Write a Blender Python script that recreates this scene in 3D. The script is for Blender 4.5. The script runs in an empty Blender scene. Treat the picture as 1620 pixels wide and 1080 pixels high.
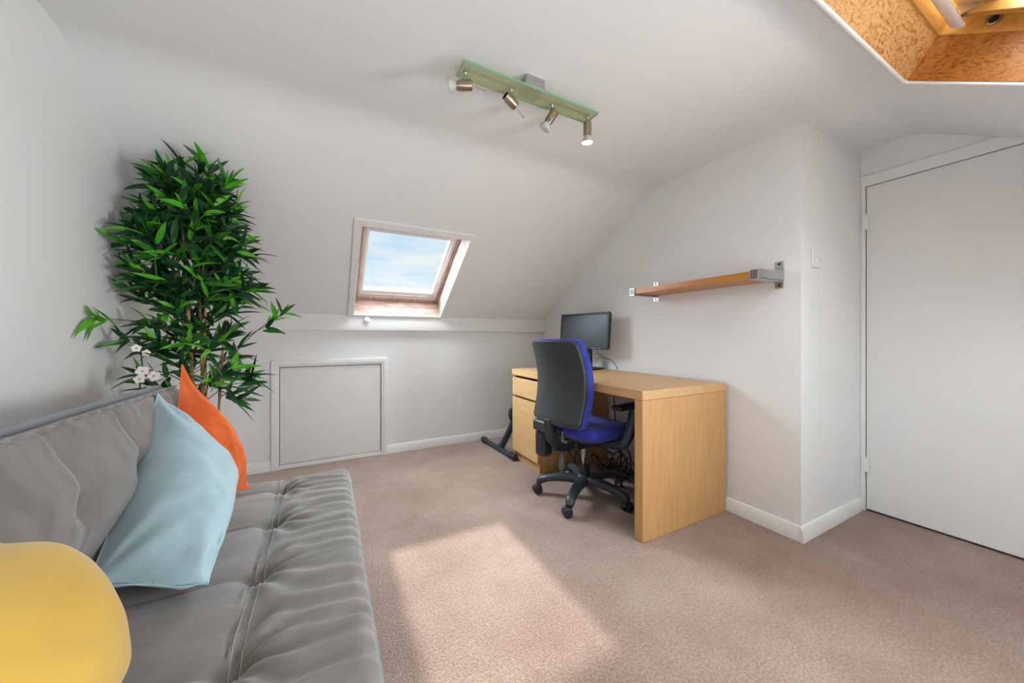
import bpy, bmesh, math, random
from mathutils import Vector, Matrix, noise
R = random.Random(7)
PI = math.pi
SC = bpy.context.scene
COL = SC.collection

# ------------------------------------------------------------------ camera
cam_data = bpy.data.cameras.new('camera')
cam_data.sensor_width = 36.0
cam_data.lens = 551.3 / 1620 * 36.0
cam_data.shift_y = -7.4 / 1620
cam_data.clip_start = 0.02
cam = bpy.data.objects.new('camera', cam_data)
COL.objects.link(cam)
cam.location = (0, 0, 0.991)
cam.rotation_euler = (PI / 2, 0, -math.radians(27.888))
SC.camera = cam
SC.view_settings.view_transform = 'Standard'
SC.view_settings.look = 'None'
SC.view_settings.gamma = 1
SC.view_settings.use_curve_mapping = False
SC.view_settings.exposure = 0.41

# ------------------------------------------------------------------ world
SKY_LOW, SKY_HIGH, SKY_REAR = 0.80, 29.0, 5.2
SUN_E = 4.0
FILL_W = 9.5
world = bpy.data.worlds.new('sky')
SC.world = world
world.use_nodes = True
nt = world.node_tree
nt.nodes.clear()
def wn(t, **k):
    n = nt.nodes.new(t)
    for a, b in k.items():
        setattr(n, a, b)
    return n
tc = wn('ShaderNodeTexCoord')
sep = wn('ShaderNodeSeparateXYZ')
nt.links.new(tc.outputs['Generated'], sep.inputs[0])
mp = wn('ShaderNodeMapping')
mp.inputs['Scale'].default_value = (2.6, 2.6, 13.0)
mp.inputs['Rotation'].default_value = (0.0, 0.12, 0.0)
nt.links.new(tc.outputs['Generated'], mp.inputs[0])
nz = wn('ShaderNodeTexNoise')
nz.inputs['Scale'].default_value = 1.6
nz.inputs['Detail'].default_value = 5
nz.inputs['Roughness'].default_value = 0.55
nt.links.new(mp.outputs[0], nz.inputs['Vector'])
rp = wn('ShaderNodeValToRGB')
rp.color_ramp.elements[0].position = 0.36
rp.color_ramp.elements[0].color = (0.60, 0.81, 1.0, 1)
rp.color_ramp.elements[1].position = 0.62
rp.color_ramp.elements[1].color = (0.93, 0.97, 1.0, 1)
nt.links.new(nz.outputs['Fac'], rp.inputs[0])
mr = wn('ShaderNodeMapRange')            # brightness added above the view to light the room, clear blue low down
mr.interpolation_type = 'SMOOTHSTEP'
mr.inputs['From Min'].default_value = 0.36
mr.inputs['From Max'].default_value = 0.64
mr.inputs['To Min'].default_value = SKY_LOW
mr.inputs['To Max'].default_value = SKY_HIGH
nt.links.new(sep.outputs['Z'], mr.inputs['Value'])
side = wn('ShaderNodeMapRange')          # the added brightness is strongest on the sun's side
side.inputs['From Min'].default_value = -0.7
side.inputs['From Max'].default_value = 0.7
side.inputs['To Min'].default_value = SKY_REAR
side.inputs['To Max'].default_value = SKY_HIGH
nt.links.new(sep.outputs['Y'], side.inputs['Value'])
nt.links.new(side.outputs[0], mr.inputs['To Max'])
mr2 = wn('ShaderNodeMapRange')
mr2.inputs['From Min'].default_value = 0.36
mr2.inputs['From Max'].default_value = 0.6
nt.links.new(sep.outputs['Z'], mr2.inputs['Value'])
mx = wn('ShaderNodeMix', data_type='RGBA')
nt.links.new(mr2.outputs[0], mx.inputs[0])
nt.links.new(rp.outputs[0], mx.inputs[6])
mx.inputs[7].default_value = (0.90, 0.965, 1.0, 1)
left_boost = wn('ShaderNodeMapRange')          # unseen brightness added to the left (-x) sky, lights the desk wall
left_boost.interpolation_type = 'SMOOTHSTEP'
left_boost.inputs['From Min'].default_value = -0.30
left_boost.inputs['From Max'].default_value = -0.75
left_boost.inputs['To Min'].default_value = 0.0
left_boost.inputs["To Max"].default_value = 25.0
nt.links.new(sep.outputs['X'], left_boost.inputs['Value'])
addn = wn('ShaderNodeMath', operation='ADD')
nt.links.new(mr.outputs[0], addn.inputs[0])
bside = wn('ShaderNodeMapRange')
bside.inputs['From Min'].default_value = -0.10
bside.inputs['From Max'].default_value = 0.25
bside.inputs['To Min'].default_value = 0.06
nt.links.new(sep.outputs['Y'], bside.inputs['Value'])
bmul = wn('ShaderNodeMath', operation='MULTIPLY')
nt.links.new(left_boost.outputs[0], bmul.inputs[0])
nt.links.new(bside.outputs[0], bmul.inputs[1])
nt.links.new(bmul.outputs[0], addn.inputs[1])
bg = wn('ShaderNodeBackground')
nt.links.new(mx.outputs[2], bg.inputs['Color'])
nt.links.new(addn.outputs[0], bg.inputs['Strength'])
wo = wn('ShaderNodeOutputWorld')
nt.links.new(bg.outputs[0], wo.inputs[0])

def light(name, kind, loc, direction, **k):
    d = bpy.data.lights.new(name, kind)
    for a, b in k.items():
        setattr(d, a, b)
    o = bpy.data.objects.new(name, d)
    COL.objects.link(o)
    o.location = loc
    o.rotation_euler = Vector(direction).to_track_quat('-Z', 'Y').to_euler()
    return o
# sun straight in through the skylight over the low wall
light('sun', 'SUN', (0.5, 8, 8), (0.0, -1, -0.995), energy=SUN_E, angle=math.radians(1.6), color=(1.0, 0.95, 0.88))
# unseen fill lamps added behind the camera to brighten the room
light('room_fill', 'AREA', (0.35, -0.42, 0.62), (-0.12, 0.55, 0.83), energy=FILL_W, shape='RECTANGLE', size=2.0, size_y=0.5,
      color=(0.95, 0.97, 1.0))
light('left_wall_fill', 'AREA', (2.05, -0.56, 1.08), (-1, 0.62, -0.04), energy=18.0, shape='RECTANGLE', size=0.5, size_y=0.9,
      color=(0.93, 0.97, 1.0), spread=math.radians(115))  # added lamp aimed at the left wall

# ------------------------------------------------------------------ key measures
XL, XR, XD = -0.798, 2.023, 2.72       # left wall, desk wall, door wall
YB, YA, YF_, YN = 3.105, 0.835, 1.769, 0.592   # back wall, alcove wall, ceiling folds
YK = -0.74                              # low wall behind the camera
HC, SL = 2.033, 0.664                   # ceiling height, roof slope
VH = Vector((0, 1, -SL)).normalized()
NB = Vector((0, SL, 1)).normalized()

# ------------------------------------------------------------------ materials
def mat(name, color=(0.8, 0.8, 0.8), rough=0.6, metal=0.0, spec=0.5, sheen=0.0, color2=None, nscale=8.0, ndetail=3,
        bump=0.0, bscale=60.0, stretch=None, lo=0.35, hi=0.65, ior=None, trans=0.0, bdist=0.01, rotv=None, distort=0.0):
    m = bpy.data.materials.new(name)
    m.use_nodes = True
    t = m.node_tree
    b = t.nodes['Principled BSDF']
    b.inputs['Base Color'].default_value = (*color, 1)
    b.inputs['Roughness'].default_value = rough
    b.inputs['Metallic'].default_value = metal
    b.inputs['Specular IOR Level'].default_value = spec
    b.inputs['Sheen Weight'].default_value = sheen
    b.inputs['Transmission Weight'].default_value = trans
    if ior: b.inputs['IOR'].default_value = ior
    tcn = t.nodes.new('ShaderNodeTexCoord')
    vec = tcn.outputs['Object']
    if stretch or rotv:
        mpn = t.nodes.new('ShaderNodeMapping')
        mpn.inputs['Scale'].default_value = stretch or (1, 1, 1)
        if rotv: mpn.inputs['Rotation'].default_value = rotv
        t.links.new(vec, mpn.inputs[0])
        vec = mpn.outputs[0]
    if color2:
        n = t.nodes.new('ShaderNodeTexNoise')
        n.inputs['Scale'].default_value = nscale
        n.inputs['Detail'].default_value = ndetail
        n.inputs['Distortion'].default_value = distort
        t.links.new(vec, n.inputs['Vector'])
        r = t.nodes.new('ShaderNodeValToRGB')
        r.color_ramp.elements[0].position = lo
        r.color_ramp.elements[0].color = (*color, 1)
        r.color_ramp.elements[1].position = hi
        r.color_ramp.elements[1].color = (*color2, 1)
        t.links.new(n.outputs['Fac'], r.inputs[0])
        t.links.new(r.outputs[0], b.inputs['Base Color'])
    if bump:
        n2 = t.nodes.new('ShaderNodeTexNoise')
        n2.inputs['Scale'].default_value = bscale
        n2.inputs['Detail'].default_value = 4
        t.links.new(vec, n2.inputs['Vector'])
        bn = t.nodes.new('ShaderNodeBump')
        bn.inputs['Strength'].default_value = bump
        bn.inputs['Distance'].default_value = bdist
        t.links.new(n2.outputs['Fac'], bn.inputs['Height'])
        t.links.new(bn.outputs[0], b.inputs['Normal'])
    return m

def wood(name, c1, c2, stretch, rough=0.42, scale=6.0, distort=0.4, bump=0.05):
    return mat(name, c1, rough, color2=c2, nscale=scale, ndetail=6, stretch=stretch, lo=0.3, hi=0.72, distort=distort,
               bump=bump, bscale=30, bdist=0.002)

M = {}
M['wall'] = mat('wall_paint', (0.80, 0.81, 0.812), 0.85, spec=0.25, color2=(0.825, 0.833, 0.835), nscale=2.2, bump=0.06, bscale=90, bdist=0.004)
M['ceil'] = mat('ceiling_paint', (0.80, 0.803, 0.80), 0.9, spec=0.2, color2=(0.825, 0.828, 0.825), nscale=1.6, bump=0.08, bscale=60, bdist=0.004)
M['gloss'] = mat('white_gloss_paint', (0.80, 0.80, 0.79), 0.32, color2=(0.83, 0.83, 0.82), nscale=5)
M['door'] = mat('white_door_paint', (0.765, 0.765, 0.76), 0.38, color2=(0.79, 0.79, 0.785), nscale=2.5)
M['hatch'] = mat('white_hatch_paint', (0.74, 0.735, 0.725), 0.5, color2=(0.765, 0.76, 0.75), nscale=3)
M['plastic_w'] = mat('white_plastic', (0.82, 0.82, 0.82), 0.3)
M['washed'] = mat('faded_varnish_wood', (0.33, 0.175, 0.13), 0.5, color2=(0.50, 0.37, 0.32), nscale=7, stretch=(1.2, 6, 6), lo=0.3, hi=0.6, ndetail=6)
M['washed_side'] = mat('faded_varnish_side', (0.33, 0.175, 0.13), 0.5, color2=(0.50, 0.37, 0.32), nscale=7, stretch=(6, 1.2, 6), lo=0.3, hi=0.6, ndetail=6)
M['sash'] = mat('pale_sash_paint', (0.62, 0.53, 0.49), 0.45, color2=(0.72, 0.67, 0.64), nscale=9)
M['oak_y'] = wood('oak_veneer_along', (0.56, 0.335, 0.145), (0.65, 0.415, 0.20), (14, 0.6, 14))
M['oak_z'] = wood('oak_veneer_upright', (0.50, 0.275, 0.10), (0.60, 0.355, 0.15), (14, 14, 0.6))
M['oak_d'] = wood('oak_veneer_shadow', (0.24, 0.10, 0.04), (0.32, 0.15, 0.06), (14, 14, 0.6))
M['shelfwood'] = wood('reddish_wood', (0.46, 0.16, 0.018), (0.58, 0.235, 0.03), (16, 0.8, 16), rough=0.35)
M['steel'] = mat('brushed_steel', (0.52, 0.52, 0.51), 0.32, 1.0)
M['nickel'] = mat('satin_nickel', (0.40, 0.32, 0.235), 0.3, 1.0)
M['black'] = mat('black_plastic', (0.014, 0.017, 0.02), 0.42, color2=(0.02, 0.024, 0.028), nscale=6)
M['shell'] = mat('charcoal_plastic_shell', (0.028, 0.034, 0.038), 0.42, color2=(0.034, 0.04, 0.044), nscale=4, bump=0.15, bscale=400, bdist=0.001)
M['base'] = mat('dark_nylon', (0.03, 0.041, 0.05), 0.36, color2=(0.037, 0.049, 0.06), nscale=8)
M['blue'] = mat('blue_fabric', (0.018, 0.026, 0.30), 0.85, sheen=0.15, color2=(0.03, 0.045, 0.38), nscale=20, bump=0.3, bscale=500, bdist=0.001)
M['screen'] = mat('glossy_screen', (0.014, 0.026, 0.034), 0.33, spec=0.6, color2=(0.018, 0.03, 0.036), nscale=3)
M['navy'] = mat('navy_metal', (0.02, 0.032, 0.055), 0.35, color2=(0.026, 0.04, 0.066), nscale=5)
M['cane'] = mat('bamboo_cane', (0.36, 0.20, 0.06), 0.5, color2=(0.50, 0.31, 0.11), nscale=10, stretch=(1, 1, 0.5))
M['twig'] = mat('dark_twig', (0.035, 0.035, 0.015), 0.7, color2=(0.06, 0.055, 0.02), nscale=20)
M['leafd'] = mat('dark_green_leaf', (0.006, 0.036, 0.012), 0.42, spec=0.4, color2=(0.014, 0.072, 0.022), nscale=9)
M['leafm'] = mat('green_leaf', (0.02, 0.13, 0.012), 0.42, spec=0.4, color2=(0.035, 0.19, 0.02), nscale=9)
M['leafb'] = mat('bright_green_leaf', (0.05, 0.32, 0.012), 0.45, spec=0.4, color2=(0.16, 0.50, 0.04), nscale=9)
M['petal'] = mat('white_petal', (0.80, 0.76, 0.72), 0.6, color2=(0.84, 0.82, 0.80), nscale=30)
M['petalc'] = mat('yellow_flower_centre', (0.6, 0.4, 0.08), 0.7)
M['pot'] = mat('dark_pot', (0.05, 0.045, 0.04), 0.5, color2=(0.07, 0.065, 0.06), nscale=10)
M['soil'] = mat('potting_soil', (0.03, 0.02, 0.012), 0.95, color2=(0.06, 0.04, 0.025), nscale=60, bump=0.6, bscale=80)
M['velvet'] = mat('grey_velvet', (0.155, 0.140, 0.130), 0.75, sheen=0.45, spec=0.2, color2=(0.225, 0.205, 0.192), nscale=7, ndetail=6, stretch=(1.0, 2.2, 1.0),
                  lo=0.32, hi=0.7, bump=0.10, bscale=300, bdist=0.001, distort=0.8)
M['velvet_rear'] = mat('blue_grey_lining', (0.21, 0.23, 0.27), 0.7, sheen=0.2, color2=(0.25, 0.27, 0.31), nscale=8)
M['stitch'] = mat('grey_thread', (0.34, 0.325, 0.31), 0.8, color2=(0.28, 0.265, 0.255), nscale=90)
M['pblue'] = mat('pale_blue_cotton', (0.40, 0.56, 0.62), 0.85, sheen=0.3, spec=0.2, color2=(0.42, 0.58, 0.64), nscale=6, bump=0.15, bscale=500, bdist=0.001)
M['porange'] = mat('orange_linen', (0.80, 0.135, 0.03), 0.85, sheen=0.3, spec=0.2, color2=(0.88, 0.19, 0.05), nscale=9, bump=0.3, bscale=260, bdist=0.001)
M['pyellow'] = mat('yellow_cotton', (0.57, 0.35, 0.05), 0.85, sheen=0.3, spec=0.2, color2=(0.65, 0.42, 0.075), nscale=5, bump=0.15, bscale=500, bdist=0.001)
M['pine'] = wood('varnished_pine', (0.50, 0.25, 0.05), (0.62, 0.35, 0.085), (0.8, 9, 9), rough=0.3)
M['pine_side'] = wood('varnished_pine_side', (0.50, 0.25, 0.05), (0.62, 0.35, 0.085), (9, 0.8, 9), rough=0.3)
M['rubber'] = mat('black_rubber', (0.01, 0.01, 0.011), 0.6)
M['greyrubber'] = mat('grey_rubber', (0.10, 0.11, 0.115), 0.45)
M['capreflect'] = mat('dark_reflection', (0.22, 0.18, 0.155), 0.4, 0.8)  # dark reflection on the bracket fronts, put into the colour
M['dark'] = mat('dark_void', (0.02, 0.02, 0.02), 0.9)
M['bulb'] = mat('clear_bulb_glass', (0.50, 0.53, 0.51), 0.12, spec=0.8)

def plywood(name, c1, c2, c3, stretch):
    m = bpy.data.materials.new(name); m.use_nodes = True
    t = m.node_tree; b = t.nodes['Principled BSDF']
    b.inputs['Roughness'].default_value = 0.38
    tcn = t.nodes.new('ShaderNodeTexCoord')
    mpn = t.nodes.new('ShaderNodeMapping'); mpn.inputs['Scale'].default_value = stretch
    t.links.new(tcn.outputs['Object'], mpn.inputs[0])
    n0 = t.nodes.new('ShaderNodeTexNoise'); n0.inputs['Scale'].default_value = 7.0; n0.inputs['Detail'].default_value = 3
    n0.inputs['Distortion'].default_value = 1.2
    t.links.new(mpn.outputs[0], n0.inputs['Vector'])
    mul = t.nodes.new('ShaderNodeMath'); mul.operation = 'MULTIPLY'; mul.inputs[1].default_value = 13.0
    t.links.new(n0.outputs['Fac'], mul.inputs[0])
    fr = t.nodes.new('ShaderNodeMath'); fr.operation = 'PINGPONG'; fr.inputs[1].default_value = 0.5
    t.links.new(mul.outputs[0], fr.inputs[0])
    n1 = t.nodes.new('ShaderNodeTexNoise'); n1.inputs['Scale'].default_value = 55.0; n1.inputs['Detail'].default_value = 4
    t.links.new(mpn.outputs[0], n1.inputs['Vector'])
    ad = t.nodes.new('ShaderNodeMath'); ad.operation = 'MULTIPLY_ADD'; ad.inputs[1].default_value = 1.1
    t.links.new(n1.outputs['Fac'], ad.inputs[0]); t.links.new(fr.outputs[0], ad.inputs[2])
    r = t.nodes.new('ShaderNodeValToRGB')
    e = r.color_ramp.elements
    e[0].position = 0.45; e[0].color = (*c3, 1)
    e[1].position = 0.98; e[1].color = (*c1, 1)
    x = e.new(0.68); x.color = (*c2, 1)
    t.links.new(ad.outputs[0], r.inputs[0]); t.links.new(r.outputs[0], b.inputs['Base Color'])
    return m
M['ply'] = plywood('figured_plywood', (0.66, 0.42, 0.19), (0.56, 0.31, 0.11), (0.36, 0.14, 0.03), (1.0, 1.0, 1.8))
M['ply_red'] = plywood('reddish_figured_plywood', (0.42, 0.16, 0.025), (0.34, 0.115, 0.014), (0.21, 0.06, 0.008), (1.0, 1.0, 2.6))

def carpet():
    m = bpy.data.materials.new('brown_loop_carpet'); m.use_nodes = True
    t = m.node_tree; b = t.nodes['Principled BSDF']
    b.inputs['Roughness'].default_value = 0.95; b.inputs['Specular IOR Level'].default_value = 0.1
    b.inputs['Sheen Weight'].default_value = 0.25
    tcn = t.nodes.new('ShaderNodeTexCoord')
    vo = t.nodes.new('ShaderNodeTexVoronoi'); vo.inputs['Scale'].default_value = 150; vo.inputs['Randomness'].default_value = 0.55
    t.links.new(tcn.outputs['Object'], vo.inputs['Vector'])
    n1 = t.nodes.new('ShaderNodeTexNoise'); n1.inputs['Scale'].default_value = 1.7; n1.inputs['Detail'].default_value = 6; n1.inputs['Roughness'].default_value = 0.65
    t.links.new(tcn.outputs['Object'], n1.inputs['Vector'])
    n2 = t.nodes.new('ShaderNodeTexNoise'); n2.inputs['Scale'].default_value = 120; n2.inputs['Detail'].default_value = 2
    t.links.new(tcn.outputs['Object'], n2.inputs['Vector'])
    r = t.nodes.new('ShaderNodeValToRGB')
    r.color_ramp.elements[0].position = 0.24; r.color_ramp.elements[0].color = (0.27, 0.172, 0.138, 1)
    r.color_ramp.elements[1].position = 0.68; r.color_ramp.elements[1].color = (0.45, 0.335, 0.285, 1)
    # a worn, grubby patch on the way to the door
    sb = t.nodes.new('ShaderNodeVectorMath'); sb.operation = 'DISTANCE'; sb.inputs[1].default_value = (2.25, 0.62, 0.0)
    t.links.new(tcn.outputs['Object'], sb.inputs[0])
    sm = t.nodes.new('ShaderNodeMapRange'); sm.interpolation_type = 'SMOOTHSTEP'
    sm.inputs['From Min'].default_value = 0.25; sm.inputs['From Max'].default_value = 1.1; sm.inputs['To Min'].default_value = 0.20; sm.inputs['To Max'].default_value = 0.0
    t.links.new(sb.outputs['Value'], sm.inputs['Value'])
    sbt = t.nodes.new('ShaderNodeMath'); sbt.operation = 'SUBTRACT'
    t.links.new(n1.outputs['Fac'], sbt.inputs[0]); t.links.new(sm.outputs[0], sbt.inputs[1])
    t.links.new(sbt.outputs[0], r.inputs[0])
    r2 = t.nodes.new('ShaderNodeValToRGB')
    r2.color_ramp.elements[0].position = 0.3; r2.color_ramp.elements[0].color = (0.72, 0.70, 0.68, 1)
    r2.color_ramp.elements[1].position = 0.7; r2.color_ramp.elements[1].color = (1.12, 1.13, 1.13, 1)
    t.links.new(n2.outputs['Fac'], r2.inputs[0])
    mxn = t.nodes.new('ShaderNodeMix'); mxn.data_type = 'RGBA'; mxn.blend_type = 'MULTIPLY'; mxn.inputs[0].default_value = 1
    t.links.new(r.outputs[0], mxn.inputs[6]); t.links.new(r2.outputs[0], mxn.inputs[7])
    t.links.new(mxn.outputs[2], b.inputs['Base Color'])
    bn = t.nodes.new('ShaderNodeBump'); bn.inputs['Strength'].default_value = 0.8; bn.inputs['Distance'].default_value = 0.004
    bn.invert = True
    t.links.new(vo.outputs['Distance'], bn.inputs['Height']); t.links.new(bn.outputs[0], b.inputs['Normal'])
    return m
M['carpet'] = carpet()

def pane_mat(name, tint, gloss=0.06):
    m = bpy.data.materials.new(name); m.use_nodes = True
    t = m.node_tree; t.nodes.clear()
    tr = t.nodes.new('ShaderNodeBsdfTransparent'); tr.inputs[0].default_value = (*tint, 1)
    gl = t.nodes.new('ShaderNodeBsdfGlossy'); gl.inputs['Roughness'].default_value = 0.02
    mi = t.nodes.new('ShaderNodeMixShader'); mi.inputs[0].default_value = gloss
    o = t.nodes.new('ShaderNodeOutputMaterial')
    t.links.new(tr.outputs[0], mi.inputs[1]); t.links.new(gl.outputs[0], mi.inputs[2]); t.links.new(mi.outputs[0], o.inputs[0])
    return m
M['pane'] = pane_mat('window_glass', (0.97, 0.985, 0.985))
def green_glass():
    m = bpy.data.materials.new('green_edged_glass'); m.use_nodes = True
    t = m.node_tree; t.nodes.clear()
    tr = t.nodes.new('ShaderNodeBsdfTransparent'); tr.inputs[0].default_value = (0.92, 0.96, 0.84, 1)
    df = t.nodes.new('ShaderNodeBsdfDiffuse'); df.inputs[0].default_value = (0.56, 0.59, 0.36, 1)
    gl = t.nodes.new('ShaderNodeBsdfGlossy'); gl.inputs['Roughness'].default_value = 0.05
    m1 = t.nodes.new('ShaderNodeMixShader'); m1.inputs[0].default_value = 0.42
    m2 = t.nodes.new('ShaderNodeMixShader'); m2.inputs[0].default_value = 0.07
    o = t.nodes.new('ShaderNodeOutputMaterial')
    t.links.new(tr.outputs[0], m1.inputs[1]); t.links.new(df.outputs[0], m1.inputs[2])
    t.links.new(m1.outputs[0], m2.inputs[1]); t.links.new(gl.outputs[0], m2.inputs[2]); t.links.new(m2.outputs[0], o.inputs[0])
    return m
M['gglass'] = green_glass()
M['gedge'] = mat('green_glass_edge', (0.20, 0.42, 0.26), 0.2, spec=0.6)
def emit(name, col, s):
    m = bpy.data.materials.new(name); m.use_nodes = True
    b = m.node_tree.nodes['Principled BSDF']
    b.inputs['Emission Color'].default_value = (*col, 1); b.inputs['Emission Strength'].default_value = s
    return m
M['lit'] = emit('lit_bulb_face', (1.0, 0.96, 0.86), 6.0)

# ------------------------------------------------------------------ mesh helpers
def empty(name, loc=(0, 0, 0), rotz=0.0):
    o = bpy.data.objects.new(name, None)
    o.empty_display_size = 0.1
    COL.objects.link(o)
    o.location = loc
    o.rotation_euler = (0, 0, rotz)
    return o

def obj(name, bm, material, parent=None, bevel=0.0, smooth=True, angle=35, segs=2, solid=0.0, subsurf=0, mats=None):
    bmesh.ops.recalc_face_normals(bm, faces=bm.faces)
    me = bpy.data.meshes.new(name)
    bm.to_mesh(me)
    bm.free()
    for m in (mats or [material]):
        me.materials.append(m)
    if smooth:
        for p in me.polygons:
            p.use_smooth = True
        me.set_sharp_from_angle(angle=math.radians(angle))
    o = bpy.data.objects.new(name, me)
    COL.objects.link(o)
    if parent is not None:
        o.parent = parent
    if bevel:
        md = o.modifiers.new('bevel', 'BEVEL')
        md.width = bevel
        md.segments = segs
        md.limit_method = 'ANGLE'
        md.angle_limit = math.radians(40)
    if solid:
        md = o.modifiers.new('solid', 'SOLIDIFY')
        md.thickness = solid
        md.offset = 0
    if subsurf:
        md = o.modifiers.new('subsurf', 'SUBSURF')
        md.levels = md.render_levels = subsurf
    return o

def tag(o, label, cat, group=None, kind=None):
    o['label'] = label
    o['category'] = cat
    if group: o['group'] = group
    if kind: o['kind'] = kind
    return o

def struct(o, label, cat):
    return tag(o, label, cat, kind='structure')

def BM():
    return bmesh.new()

def box(bm, x0, x1, y0, y1, z0, z1, mi=0):
    v = [bm.verts.new((x, y, z)) for z in (z0, z1) for x, y in ((x0, y0), (x1, y0), (x1, y1), (x0, y1))]
    for f in ((0, 3, 2, 1), (4, 5, 6, 7), (0, 1, 5, 4), (1, 2, 6, 5), (2, 3, 7, 6), (3, 0, 4, 7)):
        bm.faces.new([v[i] for i in f]).material_index = mi
    return bm

def ring(bm, a, b, z0, z1, order='xyz'):
    """rectangular frame: outer a=(x0,x1,y0,y1), inner b, from z0 to z1; order maps (p,q,r) to world axes"""
    def P(p, q, r):
        d = dict(zip(order, (p, q, r)))
        return (d['x'], d['y'], d['z'])
    rows = []
    for r in (z0, z1):
        for (x0, x1, y0, y1) in (a, b):
            rows.append([bm.verts.new(P(*c, r)) for c in ((x0, y0), (x1, y0), (x1, y1), (x0, y1))])
    oa, ia, ob, ib = rows
    for i in range(4):
        j = (i + 1) % 4
        bm.faces.new((oa[i], oa[j], ia[j], ia[i]))
        bm.faces.new((ob[i], ob[j], ib[j], ib[i]))
        bm.faces.new((oa[i], oa[j], ob[j], ob[i]))
        bm.faces.new((ia[i], ia[j], ib[j], ib[i]))
    return bm

def prism(bm, pts, lo, hi, axis):
    """polygon pts in the two other axes, extruded along axis"""
    def P(a, b, t):
        return {'x': (t, a, b), 'y': (a, t, b), 'z': (a, b, t)}[axis]
    A = [bm.verts.new(P(a, b, lo)) for a, b in pts]
    B = [bm.verts.new(P(a, b, hi)) for a, b in pts]
    bm.faces.new(A)
    bm.faces.new(B)
    n = len(pts)
    for i in range(n):
        bm.faces.new((A[i], A[(i + 1) % n], B[(i + 1) % n], B[i]))
    return bm

def frame_axes(d):
    d = d.normalized()
    a = Vector((0, 0, 1)) if abs(d.z) < 0.9 else Vector((1, 0, 0))
    u = d.cross(a).normalized()
    return u, d.cross(u).normalized()

def tube(bm, pts, rad, seg=10, cap=True, flat=1.0, smooth_n=0):
    pts = [Vector(p) for p in pts]
    rads = list(rad) if isinstance(rad, (list, tuple)) else [rad] * len(pts)
    if smooth_n:
        P2, R2 = [], []
        n = len(pts)
        for i in range(n - 1):
            p0, p1, p2, p3 = pts[max(i - 1, 0)], pts[i], pts[i + 1], pts[min(i + 2, n - 1)]
            for k in range(smooth_n):
                t = k / smooth_n
                P2.append(0.5 * ((2 * p1) + (p2 - p0) * t + (2 * p0 - 5 * p1 + 4 * p2 - p3) * t * t + (3 * p1 - p0 - 3 * p2 + p3) * t ** 3))
                R2.append(rads[i] * (1 - t) + rads[i + 1] * t)
        P2.append(pts[-1]); R2.append(rads[-1])
        pts, rads = P2, R2
    prev = None
    rings = []
    u = None
    for i, p in enumerate(pts):
        d = (pts[min(i + 1, len(pts) - 1)] - pts[max(i - 1, 0)])
        if d.length < 1e-9: d = Vector((0, 0, 1))
        d.normalize()
        if u is None:
            u, w = frame_axes(d)
        else:
            u = (u - d * u.dot(d)).normalized()
            w = d.cross(u).normalized()
        rings.append([bm.verts.new(p + (u * math.cos(2 * PI * k / seg) + w * (flat * math.sin(2 * PI * k / seg))) * rads[i]) for k in range(seg)])
    for a, b in zip(rings, rings[1:]):
        for k in range(seg):
            bm.faces.new((a[k], a[(k + 1) % seg], b[(k + 1) % seg], b[k]))
    if cap:
        bm.faces.new(rings[0])
        bm.faces.new(rings[-1])
    return bm

def lathe(bm, prof, origin=(0, 0, 0), axis=(0, 0, 1), seg=24, cap=True):
    """prof: list of (radius, height along axis)"""
    o = Vector(origin)
    d = Vector(axis).normalized()
    u, w = frame_axes(d)
    rings = []
    for r, h in prof:
        r = max(r, 1e-5)
        rings.append([bm.verts.new(o + d * h + (u * math.cos(2 * PI * k / seg) + w * math.sin(2 * PI * k / seg)) * r) for k in range(seg)])
    for a, b in zip(rings, rings[1:]):
        for k in range(seg):
            bm.faces.new((a[k], a[(k + 1) % seg], b[(k + 1) % seg], b[k]))
    if cap:
        bm.faces.new(rings[0])
        bm.faces.new(rings[-1])
    return bm

def shift(bm, v):
    bmesh.ops.translate(bm, verts=bm.verts, vec=Vector(v))
    return bm

# ------------------------------------------------------------------ room shell
bm = BM(); box(bm, XL - 0.1, XD + 0.12, YK - 0.1, YB + 0.1, -0.06, 0.0)
struct(obj('floor', bm, M['carpet'], smooth=False), 'worn brown loop-pile carpet covering the whole attic floor', 'floor')

# ceiling: near slope, flat strip, far slope, with softly rounded folds; two skylight holes
W1 = dict(x0=0.186, x1=0.888, v0=0.65, v1=1.55)
W2 = dict(x0=1.12, x1=1.91, v0=0.158, v1=1.25)
def fold_profile():
    pts = []
    def arc(y, s0, s1, r=0.16, n=8):
        # heights with slope s0 before and s1 after, blended over +-r
        for k in range(n + 1):
            t = -r + 2 * r * k / n
            z = HC + (s0 * t if t < 0 else s1 * t)
            q = (t + r) / (2 * r)
            z = HC - s0 * r * (1 - q) ** 2 + s1 * r * q ** 2
            pts.append((y + t, z))
    return pts, arc
prof, arc = fold_profile()
zn = lambda y: HC - SL * (YN - y)
zb = lambda y: HC - SL * (y - YF_)
yv2 = lambda v: YN - v * VH.y
yv1 = lambda v: YF_ + v * VH.y
near_lo = YK - 0.1
prof += [(near_lo, zn(near_lo)), (yv2(W2['v1']), zn(yv2(W2['v1'])))]
pre = yv2(W2['v0'])
prof += [(pre, zn(pre))]
arc(YN, SL, 0.0, r=0.05)
arc(YF_, 0.0, -SL, r=0.09)
prof += [(yv1(W1['v0']), zb(yv1(W1['v0']))), (yv1(W1['v1']), zb(yv1(W1['v1']))), (YB + 0.1, zb(YB + 0.1))]
xs = [XL - 0.06, W1['x0'], W1['x1'], W2['x0'], W2['x1'], XD + 0.08]
bm = BM()
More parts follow.
